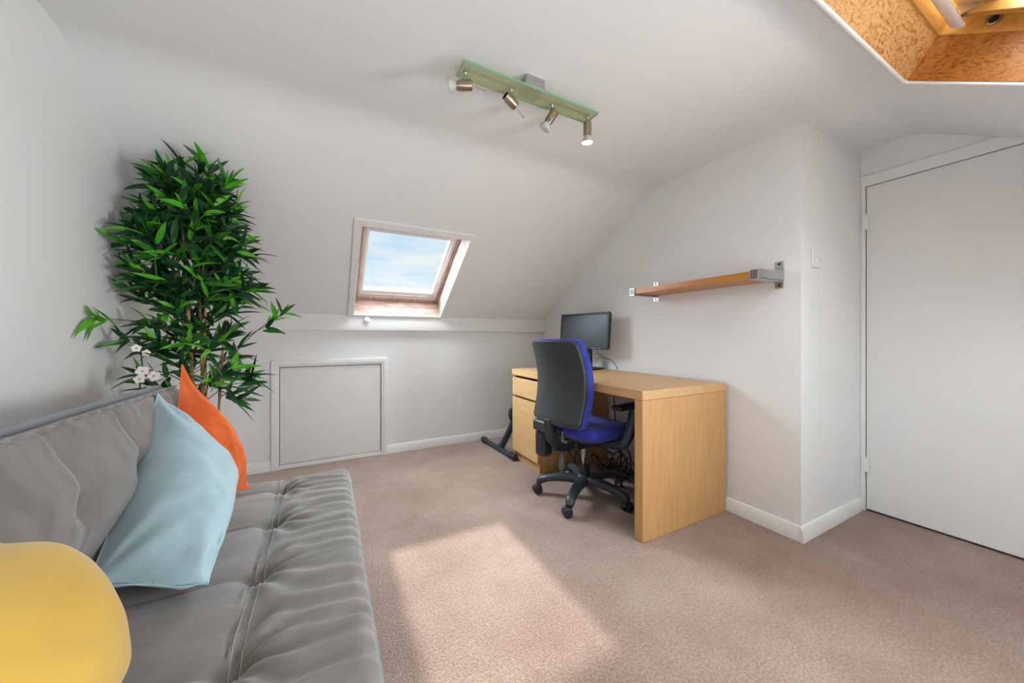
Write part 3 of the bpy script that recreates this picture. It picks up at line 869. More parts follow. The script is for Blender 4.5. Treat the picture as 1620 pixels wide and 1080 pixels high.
# ------------------------------------------------------------------ office chair
ch = empty('office_chair', (1.412, 1.706, 0), rotz=math.radians(6))
tag(ch, 'blue fabric office chair with charcoal shell back pulled up to the desk', 'chair')
def back_x(z):      # profile: waist pushed forward, top and foot leaning back
    t = (z - 0.50) / 0.47
    return -0.275 + 0.052 * math.sin(PI * min(max(t, 0), 1)) - 0.022 * t
def back_w(z):
    t = (z - 0.50) / 0.47
    return 0.205 + 0.010 * math.sin(PI * t) - 0.006 * t
def slab(zs0, zs1, xa, xb, winset, ny=24, nz=26, curve=0.045, rnd=0.05, puff=0.0):
    bm = BM()
    fr, bk = [], []
    for j in range(nz + 1):
        z = zs0 + (zs1 - zs0) * j / nz
        e = min(j, nz - j) / nz * (zs1 - zs0)
        w = back_w(z) - winset
        if e < rnd:
            w -= rnd * (1 - math.sqrt(max(0, 1 - (1 - e / rnd) ** 2)))
        ra, rb = [], []
        for i in range(ny + 1):
            s = -1 + 2 * i / ny
            y = s * w
            c = curve * s * s
            pf = puff * (1 - abs(s) ** 4) * (1 - abs(2 * j / nz - 1) ** 6)
            ra.append(bm.verts.new((back_x(z) + xa + c, y, z)))
            rb.append(bm.verts.new((back_x(z) + xb + c + pf, y, z)))
        bk.append(ra); fr.append(rb)
    for j in range(nz):
        for i in range(ny):
            bm.faces.new((bk[j][i], bk[j][i + 1], bk[j + 1][i + 1], bk[j + 1][i]))
            bm.faces.new((fr[j][i], fr[j + 1][i], fr[j + 1][i + 1], fr[j][i + 1]))
    for j in range(nz):
        for i in (0, ny):
            bm.faces.new((bk[j][i], bk[j + 1][i], fr[j + 1][i], fr[j][i]))
    for i in range(ny):
        for j in (0, nz):
            bm.faces.new((bk[j][i], bk[j][i + 1], fr[j][i + 1], fr[j][i]))
    return bm
bs = obj('back_shell', slab(0.490, 0.968, -0.018, 0.004, 0.004, rnd=0.022), M['shell'], ch, bevel=0.005, angle=50)
obj('back_cushion', slab(0.480, 0.978, 0.006, 0.052, 0.0, puff=0.022, rnd=0.03), M['blue'], ch, bevel=0.018, segs=4, angle=60)
# seat: rounded cushion on a plastic pan
def seat_outline(w, d0, d1, n=40, p=4.5):
    pts = []
    for k in range(n):
        a = 2 * PI * k / n
        c, s = math.cos(a), math.sin(a)
        x = (abs(c) ** (2 / p)) * (1 if c > 0 else -1)
        y = (abs(s) ** (2 / p)) * (1 if s > 0 else -1)
        pts.append(((d0 + d1) / 2 + x * (d1 - d0) / 2, y * w))
    return pts
def loft(layers):
    bm = BM()
    rings = [[bm.verts.new((x, y, z if not callable(z) else z(x, y))) for x, y in pts] for pts, z in layers]
    n = len(rings[0])
    for a, b in zip(rings, rings[1:]):
        for k in range(n):
            bm.faces.new((a[k], a[(k + 1) % n], b[(k + 1) % n], b[k]))
    bm.faces.new(rings[0]); bm.faces.new(rings[-1])
    return bm
dip = lambda x: -0.035 * max(0, (x - 0.10) / 0.17) ** 2 + 0.008 * max(0, (-x - 0.1) / 0.1)
lay = []
for f, z in ((0.955, 0.405), (0.99, 0.415), (1.0, 0.435), (0.985, 0.455), (0.94, 0.468), (0.8, 0.474), (0.5, 0.470), (0.15, 0.468)):
    lay.append((seat_outline(0.235 * f, -0.20 * f + 0.025 * (1 - f), 0.25 * f + 0.025 * (1 - f)), (lambda zz: (lambda x, y: zz + dip(x)))(z)))
obj('seat', loft(lay), M['blue'], ch, angle=70)
lay = []
for f, z in ((0.70, 0.372), (0.93, 0.392), (0.945, 0.404)):
    lay.append((seat_outline(0.235 * f, -0.20 * f + 0.025 * (1 - f), 0.25 * f + 0.025 * (1 - f)), (lambda zz: (lambda x, y: zz + dip(x)))(z)))
obj('seat_pan', loft(lay), M['black'], ch, angle=60)
# tilt mechanism under the seat
bm = BM(); box(bm, -0.13, 0.10, -0.06, 0.06, 0.318, 0.372)
mech = obj('tilt_mechanism', bm, M['black'], ch, bevel=0.01)
bm = BM(); box(bm, -0.225, -0.12, -0.045, 0.02, 0.402, 0.418); box(bm, -0.20, -0.135, -0.05, 0.05, 0.372, 0.388)
box(bm, -0.215, -0.195, -0.035, 0.01, 0.38, 0.44)
obj('metal_plate', bm, M['steel'], mech, bevel=0.002)
for y, zz in ((-0.16, 0.35), (0.16, 0.345)):
    bm = BM(); tube(bm, [(-0.02, 0.4 * y, 0.345), (-0.03, y, zz), (-0.03, y * 1.25, zz - 0.01)], 0.006, 10)
    lathe(bm, [(0.009, 0), (0.011, 0.03), (0.008, 0.05)], (-0.03, y * 1.2, zz - 0.01), (0, 1 if y > 0 else -1, -0.1), 12)
    obj('lever', bm, M['black'], mech)
bm = BM(); tube(bm, [(-0.12, 0, 0.34), (-0.22, 0.0, 0.36), (-0.272, 0, 0.42), (-0.285, 0, 0.52)], [0.022, 0.022, 0.022, 0.018], 12, flat=1.9)
obj('back_support', bm, M['black'], ch)
bm = BM(); box(bm, -0.300, -0.250, 0.01, 0.140, 0.43, 0.495)
obj('back_carrier', bm, M['shell'], ch, bevel=0.012)
# springs / links seen below the mechanism
bm = BM()
for y in (-0.05, 0.045):
    tube(bm, [(-0.13, y, 0.34), (-0.06, y * 0.7, 0.23)], 0.007, 10)
    tube(bm, [(-0.02, y, 0.33), (-0.05, y * 0.9, 0.20)], 0.007, 10)
obj('link_rods', bm, M['black'], mech)
# column
bm = BM(); lathe(bm, [(0.030, 0.09), (0.030, 0.20), (0.026, 0.205)], seg=20)
colm = obj('column_sleeve', bm, M['black'], ch)
bm = BM(); lathe(bm, [(0.020, 0.19), (0.020, 0.33)], seg=20)
obj('gas_lift', bm, M['steel'], ch)
# five-star base
bm = BM(); lathe(bm, [(0.040, 0.075), (0.052, 0.085), (0.055, 0.112), (0.048, 0.132), (0.034, 0.142)], seg=28)
obj('hub', bm, M['base'], ch)
for k in range(5):
    a = math.radians(136 + 72 * k)
    d = Vector((math.cos(a), math.sin(a), 0)); s = Vector((-d.y, d.x, 0))
    bm = BM()
    secs = [(0.030, 0.108, 0.031, 0.026), (0.09, 0.112, 0.027, 0.024), (0.16, 0.110, 0.023, 0.022), (0.22, 0.101, 0.021, 0.020), (0.262, 0.088, 0.021, 0.020), (0.282, 0.074, 0.020, 0.018), (0.288, 0.060, 0.016, 0.012)]
    rings = []
    for r, z, hw, hh in secs:
        hw *= 1.22; hh *= 1.08
        rg = []
        for q in range(14):
            t = 2 * PI * q / 14
            cy = (abs(math.cos(t)) ** 0.7) * (1 if math.cos(t) > 0 else -1)
            cz = (abs(math.sin(t)) ** 0.7) * (1 if math.sin(t) > 0 else -1)
            out = 0.014 * cz * (1 if r > 0.25 else 0) * (r - 0.25) / 0.04
            rg.append(bm.verts.new(d * (r + out) + s * (hw * cy) + Vector((0, 0, z + hh * cz))))
        rings.append(rg)
    for A, B in zip(rings, rings[1:]):
        for q in range(14):
            bm.faces.new((A[q], A[(q + 1) % 14], B[(q + 1) % 14], B[q]))
    bm.faces.new(rings[0]); bm.faces.new(rings[-1])
    leg = obj('base_leg', bm, M['base'], ch, angle=60)
    # twin-wheel caster, swivelled
    sa = a + (0.5, -0.9, 1.6, 0.8, 2.2)[k]
    cd = Vector((math.cos(sa), math.sin(sa), 0)); cs = Vector((-cd.y, cd.x, 0))
    cp = d * 0.278
    wc = cp + cd * 0.016
    bm = BM(); lathe(bm, [(0.006, 0.046), (0.006, 0.07)], cp, seg=10)
    n = 12
    for sgn in (-1, 1):
        pass
    hood = [(0.030 * math.cos(t), 0.030 + 0.030 * math.sin(t)) for t in [PI * q / n for q in range(n + 1)]]
    A = [bm.verts.new(wc + cd * p + cs * -0.008 + Vector((0, 0, z))) for p, z in hood]
    B = [bm.verts.new(wc + cd * p + cs * 0.008 + Vector((0, 0, z))) for p, z in hood]
    bm.faces.new(A); bm.faces.new(B)
    for q in range(len(hood)):
        bm.faces.new((A[q], A[(q + 1) % len(hood)], B[(q + 1) % len(hood)], B[q]))
    cst = obj('caster', bm, M['base'], leg)
    bm = BM()
    for sgn in (-1, 1):
        lathe(bm, [(0.010, 0.0075), (0.026, 0.0085), (0.0275, 0.012), (0.0275, 0.022), (0.022, 0.027), (0.0, 0.028)], wc + Vector((0, 0, 0.0276)), cs * sgn, 22)
    # third level is the limit: the wheels belong to the leg next to the fork
    obj('wheel', bm, M['black'], leg)
# armrests: closed loops either side of the seat
for sgn in (-1, 1):
    y = sgn * 0.285
    bm = BM()
    if sgn < 0:
        pts = [(0.02, -0.13, 0.368), (0.02, -0.20, 0.372), (0.025, -0.262, 0.385), (0.045, -0.285, 0.42), (0.080, -0.290, 0.50), (0.10, -0.29, 0.585)]
    else:
        pts = [(-0.262, 0.10, 0.44), (-0.25, 0.115, 0.425), (-0.245, 0.12, 0.40)]
    tube(bm, pts, 0.017, 12, flat=1.7, smooth_n=6)
    ar = obj('armrest', bm, M['navy'] if sgn < 0 else M['black'], ch, angle=70)
    bm = BM()
    if sgn < 0:
        box(bm, -0.05, 0.19, y - 0.034, y + 0.034, 0.585, 0.612)
    else:
        box(bm, -0.285, -0.205, 0.055, 0.140, 0.275, 0.43)
    obj('arm_pad', bm, M['black'], ar, bevel=0.02 if sgn > 0 else 0.010, segs=4)
# lumbar pump: tube and rubber bulb hanging below the back
px, py = -0.205, -0.02
bm = BM(); tube(bm, [(px + 0.0, py, 0.46), (px, py, 0.38), (px, py, 0.305)], 0.003, 8)
pt = obj('pump_tube', bm, M['rubber'], ch)
bm = BM(); lathe(bm, [(0.004, 0.0), (0.007, 0.006), (0.008, 0.02), (0.015, 0.038), (0.0195, 0.060), (0.0185, 0.082), (0.011, 0.100), (0.006, 0.106), (0.005, 0.118)], (px, py, 0.312), (0, 0, -1), 20)
obj('pump_bulb', bm, M['greyrubber'], pt)

# ------------------------------------------------------------------ sofa bed
so = empty('sofa_bed', (-0.25, 0.86, 0))
tag(so, 'grey velvet sofa bed with tufted seat along the left wall', 'sofa')
SY0, SY1 = -0.02, 1.757
X0, X1 = -0.50, 0.088
SEAM = -0.155
TY = [0.806 + 0.28 * k for k in range(-2, 4)]        # cross seams: 0.246 .. 1.646
def nz3(x, y, z=0.0):
    return noise.noise(Vector((x, y, z)))
def edge_round(e, r):
    if e >= r: return 0.0
    return r - math.sqrt(max(0.0, r * r - (r - e) ** 2))
def seat_z(x, y):
    z = 0.400
    z -= edge_round(min(x - X0, 9), 0.05) + edge_round(X1 - x, 0.035) + edge_round(y - SY0, 0.03) + edge_round(SY1 - y, 0.03)
    dx = x - SEAM
    # lengthwise double seam
    z -= 0.010 * math.exp(-(dx / 0.035) ** 2) + 0.004 * math.exp(-(dx / 0.006) ** 2)
    for ty in TY:
        w = 0.02 * dx * (1 if int(ty * 10) % 2 else -1)
        dy = y - ty - (0.03 * max(0, dx) ** 2 * 4 if dx > 0 else 0) - w
        fade = 1.0 if dx < 0 else math.exp(-max(0.0, dx) / 0.16)
        z -= fade * (0.010 * math.exp(-(dy / 0.045) ** 2) + 0.005 * math.exp(-(dy / 0.007) ** 2))
        r2 = dx * dx + (y - ty) ** 2
        z -= 0.024 * math.exp(-r2 / 0.030 ** 2)
        # radiating pleats from each tuft toward the front edge
        ang = math.atan2(y - ty, dx + 0.02)
        rr_ = math.sqrt(r2)
        if dx > -0.02:
            z += 0.0065 * math.cos(ang * 11 + ty * 5) * math.exp(-((rr_ - 0.07) / 0.06) ** 2)
    # long pleats on the front half, running across to the front edge
    f = min(1, max(0, (x - SEAM) / 0.09)) * (1 - 0.35 * max(0, (x - 0.02) / 0.07))
    warp = y + 0.05 * nz3(x * 4, y * 3) + 0.35 * (x - SEAM) ** 2
    z += 0.0056 * f * (nz3(x * 1.6, warp * 30, 4.0) + 0.6 * math.sin(warp * 2 * PI / 0.062 + 3 * nz3(y * 5, 2.0)))
    z += 0.003 * nz3(x * 9, y * 14, 8.0)
    return z
def cushion_grid(nx, ny, fx_, fy_, fz, bottom):
    bm = BM()
    g_ = [[bm.verts.new((fx_(i / nx), fy_(j / ny), fz(fx_(i / nx), fy_(j / ny)))) for j in range(ny + 1)] for i in range(nx + 1)]
    for i in range(nx):
        for j in range(ny):
            bm.faces.new((g_[i][j], g_[i + 1][j], g_[i + 1][j + 1], g_[i][j + 1]))
    loop = [g_[i][0] for i in range(nx + 1)] + [g_[nx][j] for j in range(1, ny + 1)] + [g_[i][ny] for i in range(nx - 1, -1, -1)] + [g_[0][j] for j in range(ny - 1, 0, -1)]
    prev = loop
    for zz in (0.33, 0.29, bottom):
        cur = [bm.verts.new((v.co.x, v.co.y, zz)) for v in loop]
        n_ = len(loop)
        for k in range(n_):
            bm.faces.new((prev[k], prev[(k + 1) % n_], cur[(k + 1) % n_], cur[k]))
        prev = cur
    bm.faces.new(prev)
    return bm
ease = lambda t: t            # finer steps near the rims
fx_ = lambda t: X0 + (X1 - X0) * (0.5 - 0.5 * math.cos(PI * t) * (1 - 0.35 * math.sin(PI * t) ** 2))
fy_ = lambda t: SY0 + (SY1 - SY0) * t
bm = cushion_grid(110, 330, fx_, fy_, seat_z, 0.25)
bmesh.ops.translate(bm, verts=bm.verts, vec=-so.location)
st_ = obj('seat_cushion', bm, M['velvet'], so, angle=55)
for k, ty in enumerate(TY):
    bm = BM(); lathe(bm, [(0.009, -0.002), (0.008, 0.003), (0.004, 0.006), (0, 0.0065)], (SEAM, ty, seat_z(SEAM, ty) + 0.0005), (0, 0, 1), 14)
    obj('tuft_button', loc_shift(bm, so), M['velvet'], st_)
def seam_line(pts, r=0.0016):
    bm = BM(); tube(bm, pts, r, 6); return bm
for off in (-0.008, 0.010):
    pts = [(SEAM + off, SY0 + 0.03 + 0.01 * k, seat_z(SEAM + off, SY0 + 0.03 + 0.01 * k) + 0.0004) for k in range(172)]
    obj('stitch_line', loc_shift(seam_line(pts), so), M['stitch'], st_)
bm = BM(); tube(bm, [(X1 + 0.001, SY0 + 0.012 * k, 0.352 + 0.0015 * math.sin(k * 1.3)) for k in range(int((SY1 - SY0) / 0.012) + 1)], 0.0045, 8)
obj('piping', loc_shift(bm, so), M['velvet_rear'], st_)

# backrest: local frame, b runs up the back (length BL), face normal toward +x
BA = math.radians(4)
BO = Vector((-0.495, 0, 0.385)); BU = Vector((-math.sin(BA), 0, math.cos(BA))); BN_ = Vector((math.cos(BA), 0, math.sin(BA)))
BL = 0.418
BY = [0.30 + 0.25 * k for k in range(0, 6)]
def back_h(b, y):
    q = b / BL
    sm_ = lambda t: t * t * (3 - 2 * t)
    h = 0.087 * sm_(q / 0.6) if q < 0.6 else 0.087 - 0.052 * sm_((q - 0.6) / 0.4)
    h -= edge_round(b, 0.012) + edge_round(BL - b, 0.022) + edge_round(y - SY0, 0.03) + edge_round(SY1 - y, 0.03)
    for ty in BY:
        dy = y - ty
        h -= 0.006 * math.exp(-(dy / 0.05) ** 2) + 0.004 * math.exp(-(dy / 0.006) ** 2)
        r2 = dy * dy + (b - 0.25) ** 2
        h -= 0.022 * math.exp(-r2 / 0.032 ** 2)
    h -= 0.006 * math.exp(-((b - 0.25) / 0.03) ** 2)
    h += 0.004 * nz3(b * 9, y * 9, 3.0) + 0.002 * nz3(b * 25, y * 18, 5.0)
    if b > BL - 0.07:
        h += 0.0025 * nz3(y * 40, 1.0, 0) * (b - BL + 0.07) / 0.07
    return h
bm = BM()
nb, ny = 60, 280
def bpnt(b, y, h): return BO + BU * b + BN_ * h + Vector((0, y, 0))
G = [[bm.verts.new(bpnt(BL * i / nb, SY0 + (SY1 - SY0) * j / ny, back_h(BL * i / nb, SY0 + (SY1 - SY0) * j / ny))) for j in range(ny + 1)] for i in range(nb + 1)]
for i in range(nb):
    for j in range(ny):
        bm.faces.new((G[i][j], G[i + 1][j], G[i + 1][j + 1], G[i][j + 1]))
loop = [(i, 0) for i in range(nb + 1)] + [(nb, j) for j in range(1, ny + 1)] + [(i, ny) for i in range(nb - 1, -1, -1)] + [(0, j) for j in range(ny - 1, 0, -1)]
rear = [bm.verts.new(bpnt(BL * i / nb, SY0 + (SY1 - SY0) * j / ny, -0.015)) for i, j in loop]
for k in range(len(loop)):
    k2 = (k + 1) % len(loop)
    bm.faces.new((G[loop[k][0]][loop[k][1]], G[loop[k2][0]][loop[k2][1]], rear[k2], rear[k]))
bm.faces.new(rear)
bk_ = obj('back_cushion', loc_shift(bm, so), M['velvet'], so, angle=55)
bm = BM()
prof_b = [(0.0, -0.016), (BL + 0.010, -0.016), (BL + 0.014, -0.034), (BL - 0.002, -0.080), (0.0, -0.085)]
A = [bm.verts.new(bpnt(b, SY0 + 0.004, h)) for b, h in prof_b]; B = [bm.verts.new(bpnt(b, SY1 - 0.004, h)) for b, h in prof_b]
bm.faces.new(A); bm.faces.new(B)
for k in range(5): bm.faces.new((A[k], A[(k + 1) % 5], B[(k + 1) % 5], B[k]))
obj('rear_cover', loc_shift(bm, so), M['velvet_rear'], so, bevel=0.008, segs=3)
bm = BM(); tube(bm, [bpnt(BL + 0.002 + 0.0015 * math.sin(k * 1.7), SY0 + 0.006 + 0.008 * k, 0.020 + 0.002 * math.sin(k * 0.9)) for k in range(221)], 0.0045, 8)
obj('piping', loc_shift(bm, so), M['velvet'], bk_)
for ty in BY:
    bm = BM(); tube(bm, [bpnt(0.25 + 0.01 * k, ty, back_h(0.25 + 0.01 * k, ty) + 0.0004) for k in range(15)], 0.0016, 6)
    obj('stitch_line', loc_shift(bm, so), M['stitch'], bk_)
    bm = BM(); lathe(bm, [(0.009, -0.002), (0.008, 0.003), (0.004, 0.006), (0, 0.0065)], bpnt(0.25, ty, back_h(0.25, ty)), BN_, 14)
    obj('tuft_button', loc_shift(bm, so), M['velvet'], bk_)
bm = BM(); box(bm, X0 + 0.03, X1 - 0.02, SY0 + 0.03, SY1 - 0.03, 0.19, 0.255); box(bm, -0.57, -0.47, SY0 + 0.1, SY1 - 0.1, 0.20, 0.42)
obj('base_frame', loc_shift(bm, so), M['black'], so, bevel=0.004)
for x in (X0 + 0.08, X1 - 0.08):
    for y in (SY0 + 0.2, SY1 - 0.2):
        bm = BM(); lathe(bm, [(0.018, 0), (0.022, 0.01), (0.022, 0.19)], (x, y, 0), seg=16)
        obj('leg', loc_shift(bm, so), M['steel'], so)

# ------------------------------------------------------------------ cushions
def cushion(name, c, T, m, label, bulge=(0, 0, 0), seed=1, n=44, pinch=0.05, wr=0.006, wdir=(8, 3), sag=0.0, flange=0.0, post=None, power=(2.6, 0.72), soft=(0, 0, 0, 0)):
    """c: four corners A,B,C,D (top, near-bottom, bottom, far) in order round the edge"""
    A, B, C_, D = [Vector(p) for p in c]
    cen = (A + B + C_ + D) / 4
    nrm = ((B - D).cross(C_ - A)).normalized()
    if nrm.x < 0: nrm = -nrm
    corner_uv = ((0, 0), (1, 0), (1, 1), (0, 1))
    def soften(p, u, v):
        for (cu, cv), cc, k in zip(corner_uv, (A, B, C_, D), soft):
            if k: p = p + (cen - cc) * (k * math.exp(-((u - cu) ** 2 + (v - cv) ** 2) / 0.035))
        return p
    bm = BM()
    bl = Vector(bulge)
    sides = []
    for sg in (1, -1):
        g_ = []
        for i in range(n + 1):
            row = []
            for j in range(n + 1):
                u, v = i / n, j / n
                # pull the sides of the square inward between the corners
                s, t = 2 * u - 1, 2 * v - 1
                uu = 0.5 + 0.5 * s * (1 - pinch * (1 - t * t))
                vv = 0.5 + 0.5 * t * (1 - pinch * (1 - s * s))
                p = (A * (1 - uu) + B * uu) * (1 - vv) + (D * (1 - uu) + C_ * uu) * vv
                prof_ = ((1 - abs(s) ** power[0]) * (1 - abs(t) ** power[0]))
                th = T * prof_ ** power[1]
                w_ = wr * (noise.noise(Vector((u * wdir[0], v * wdir[1], seed))) + 0.6 * noise.noise(Vector((u * wdir[0] * 2.3 + v * 3, v * wdir[1] * 2, seed + 5)))) * min(1, prof_ * 4)
                # radiating puckers near the corners
                for cu, cv in ((0, 0), (1, 0), (1, 1), (0, 1)):
                    rr2 = math.hypot(u - cu, v - cv)
                    an = math.atan2(abs(v - cv) + 1e-6, abs(u - cu) + 1e-6)
                    w_ += wr * 0.8 * math.sin(an * 9 + seed) * math.exp(-((rr2 - 0.22) / 0.14) ** 2)
                p = p + nrm * (sg * th * (1.0 if sg > 0 else 0.75) + sg * w_) + bl * prof_
                p.z -= sag * prof_
                p = soften(p, u, v)
                row.append(bm.verts.new(p - cen))
            g_.append(row)
        sides.append(g_)
    f, b = sides
    for i in range(n):
        for j in range(n):
            bm.faces.new((f[i][j], f[i + 1][j], f[i + 1][j + 1], f[i][j + 1]))
            bm.faces.new((b[i][j], b[i][j + 1], b[i + 1][j + 1], b[i + 1][j]))
    bmesh.ops.remove_doubles(bm, verts=bm.verts, dist=0.0006)
    if post: post(bm, cen)
    root = empty(name, cen)
    tag(root, label, 'cushion', None)
    cov = obj('cover', bm, m, root, angle=75, subsurf=1)
    # sewn seam following the rim
    rim = []
    for k in range(4 * n):
        q, r_ = divmod(k, n)
        u, v = ((r_ / n, 0), (1, r_ / n), (1 - r_ / n, 1), (0, 1 - r_ / n))[q]
        s, t = 2 * u - 1, 2 * v - 1
        uu = 0.5 + 0.5 * s * (1 - pinch * (1 - t * t)); vv = 0.5 + 0.5 * t * (1 - pinch * (1 - s * s))
        rim.append(soften((A * (1 - uu) + B * uu) * (1 - vv) + (D * (1 - uu) + C_ * uu) * vv, u, v) - cen)
    bm = BM(); tube(bm, rim + [rim[0]], 0.0022, 6)
    if flange: pass
    obj('seam', bm, m, root, angle=80)
    return root
cushion('cushion', [(-0.490, 1.55, 0.805), (-0.450, 1.07, 0.460), (-0.228, 0.99, 0.425), (-0.266, 1.46, 0.520)], 0.115, M['pblue'],
        'pale blue cotton cushion on the sofa between the orange and yellow ones', bulge=(0.04, -0.02, -0.02), seed=3, wr=0.009, wdir=(9, 3.2),
        soft=(0, 0, 0.08, 0.03))
cushion('cushion', [(-0.455, 1.635, 0.893), (-0.47, 1.56, 0.50), (-0.36, 1.54, 0.42), (-0.262, 1.640, 0.415)], 0.075, M['porange'],
        'bright orange linen cushion at the far end of the sofa', bulge=(0.055, 0.05, 0.03), seed=9, wr=0.008, wdir=(6, 5))
cushion('cushion', [(-0.425, 0.85, 0.725), (-0.50, 0.36, 0.80), (-0.34, 0.34, 0.43), (-0.300, 0.80, 0.43)], 0.105, M['pyellow'],
        'yellow cotton cushion nearest on the sofa at the lower left', bulge=(0.04, 0.0, 0.0), seed=14, wr=0.006, wdir=(3, 3),
        soft=(0.24, 0.1, 0.1, 0.06))

# ------------------------------------------------------------------ bamboo plant
PC = Vector((-0.53, 2.14, 0))
pl = empty('bamboo_plant', PC)
tag(pl, 'tall leafy bamboo plant with yellow canes in the corner behind the sofa', 'plant')
bm = BM(); lathe(bm, [(0.085, 0), (0.10, 0.006), (0.125, 0.25), (0.13, 0.255), (0.13, 0.27), (0.118, 0.27), (0.115, 0.235)], seg=32, cap=False)
bmesh.ops.holes_fill(bm, edges=bm.edges)
pot = obj('pot', bm, M['pot'], pl)
bm = BM(); lathe(bm, [(0.113, 0.235), (0.06, 0.246), (0.0, 0.25)], seg=28)
obj('soil', bm, M['soil'], pl)
rp_ = random.Random(21)
canes = [(-0.075, 0.01, 1.40), (-0.032, -0.05, 1.60), (0.012, 0.02, 1.50), (0.045, -0.03, 1.42), (0.085, 0.03, 1.05)]
def cane_pt(k, z):
    x, y, h = canes[k]
    t = z / h
    return Vector((x * (0.55 + 0.45 * t) + 0.012 * math.sin(3 * t + k), y * (0.6 + 0.4 * t) - 0.10 * max(0, t - 0.5), z))
for k, (x, y, h) in enumerate(canes):
    pts, rad = [], []
    z = 0.24
    while z < h:
        r0 = 0.0085 * (1 - 0.55 * z / h)
        for dz, f in ((0, 1.28), (0.006, 1.28), (0.014, 1.0), (0.05, 0.97), (0.085, 1.0)):
            pts.append(cane_pt(k, min(z + dz, h))); rad.append(r0 * f)
        z += 0.094
    bm = BM(); tube(bm, pts, rad, 10)
    obj('cane', bm, M['cane'], pl, angle=60)
leaf_bm = BM()
def leaf(base, d, L, W, up, mi):
    d = d.normalized()
    s = d.cross(up)
    if s.length < 0.05: s = d.cross(Vector((1, 0, 0)))
    s.normalize()
    nrm = s.cross(d).normalized()
    prev = None
    droop = rp_.uniform(0.05, 0.35)
    n = 6
    for k in range(n + 1):
        t = k / n
        w = W * (math.sin(PI * min(1, t * 0.93 + 0.07) ** 0.75) ** 0.9) * (1 if t < 1 else 0)
        c = base + d * (L * t) - Vector((0, 0, 1)) * (droop * L * t * t)
        c2 = c + nrm * (-0.18 * w)
        lim = XL + 0.012 - PC.x
        row = []
        for q in (c + s * w + nrm * 0.12 * w, c2, c - s * w + nrm * 0.12 * w):
            q.x = max(q.x, lim)
            row.append(leaf_bm.verts.new(q))
        if prev:
            for a in (0, 1):
                f = leaf_bm.faces.new((prev[a], prev[a + 1], row[a + 1], row[a])); f.material_index = mi
        prev = row
twig_bm = BM()
def ceiling_clear(p):
    w = p + PC
    lim = HC - SL * (w.y - YF_) - 0.04
    if w.z > lim: p.z -= w.z - lim
    p.x = max(p.x, XL + 0.05 - PC.x)
    return p
def cluster(tip, direction, nleaf, bright, Lr=(0.085, 0.14)):
    d = direction.normalized()
    for k in range(nleaf):
        a = 2 * PI * k / nleaf + rp_.uniform(-0.4, 0.4)
        u, w = frame_axes(d)
        sp = rp_.uniform(0.35, 1.25)
        dl = d * math.cos(sp) + (u * math.cos(a) + w * math.sin(a)) * math.sin(sp)
        dl.z += 0.12
        base = tip - d * rp_.uniform(0.0, 0.06)
        r_ = rp_.random()
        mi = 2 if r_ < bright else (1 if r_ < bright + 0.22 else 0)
        L = rp_.uniform(*Lr)
        end = base + dl.normalized() * L
        if (end + PC).z > HC - SL * ((end + PC).y - YF_) - 0.01: continue
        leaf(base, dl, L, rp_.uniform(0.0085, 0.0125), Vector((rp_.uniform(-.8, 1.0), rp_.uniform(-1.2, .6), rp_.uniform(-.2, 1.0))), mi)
def branch(k, z0, tip, nleaf=7, bright=0.15, sub=2):
    a = cane_pt(k, min(z0, canes[k][2] - 0.02))
    mid = (a + tip) / 2 + Vector((0, 0, 0.03))
    tube(twig_bm, [a, mid, tip], [0.0026, 0.002, 0.0012], 6, smooth_n=4)
    cluster(tip, tip - mid + Vector((0, 0, 0.04)), nleaf, bright)
    for q in range(sub):
        t = rp_.uniform(0.35, 0.85)
        p = a.lerp(mid, t * 2) if t < 0.5 else mid.lerp(tip, t * 2 - 1)
        cluster(p, (tip - a) + Vector((rp_.uniform(-.1, .1), rp_.uniform(-.1, .1), rp_.uniform(-.02, .1))), nleaf - 2, bright * 0.5)
# crown: tips on a loose barrel around the canes, viewed radius by height
def radius(z):
    pts = [(0.62, 0.16), (0.78, 0.26), (0.92, 0.27), (1.02, 0.20), (1.14, 0.20), (1.22, 0.28), (1.38, 0.28), (1.50, 0.24), (1.62, 0.23), (1.74, 0.16), (1.80, 0.10)]
    for (za, ra), (zb_, rb) in zip(pts, pts[1:]):
        if za <= z <= zb_: return ra + (rb - ra) * (z - za) / (zb_ - za)
    return 0.1
NB_ = 102
for q in range(NB_):
    if q < 74: z = 1.16 + 0.60 * ((q + 0.5) / 74) ** 0.95
    else: z = 0.72 + 0.50 * ((q - 73.5) / 28)
    a = q * 2.39996 + rp_.uniform(-0.3, 0.3)
    rr_ = 0.90 * radius(z) * rp_.uniform(0.5, 1.0)
    tip = Vector((rr_ * math.cos(a), rr_ * math.sin(a) * 0.85 - 0.05, z))
    tip = ceiling_clear(tip)
    k = min(range(4), key=lambda i: (cane_pt(i, min(z, 1.3)) - tip).length + rp_.uniform(0, 0.1))
    front = tip.y < 0 or tip.x > 0.1
    branch(k, max(0.5, z - rp_.uniform(0.06, 0.16)), tip, nleaf=rp_.randint(6, 8), bright=0.24 if front else 0.10, sub=2 if z > 1.15 else 1)
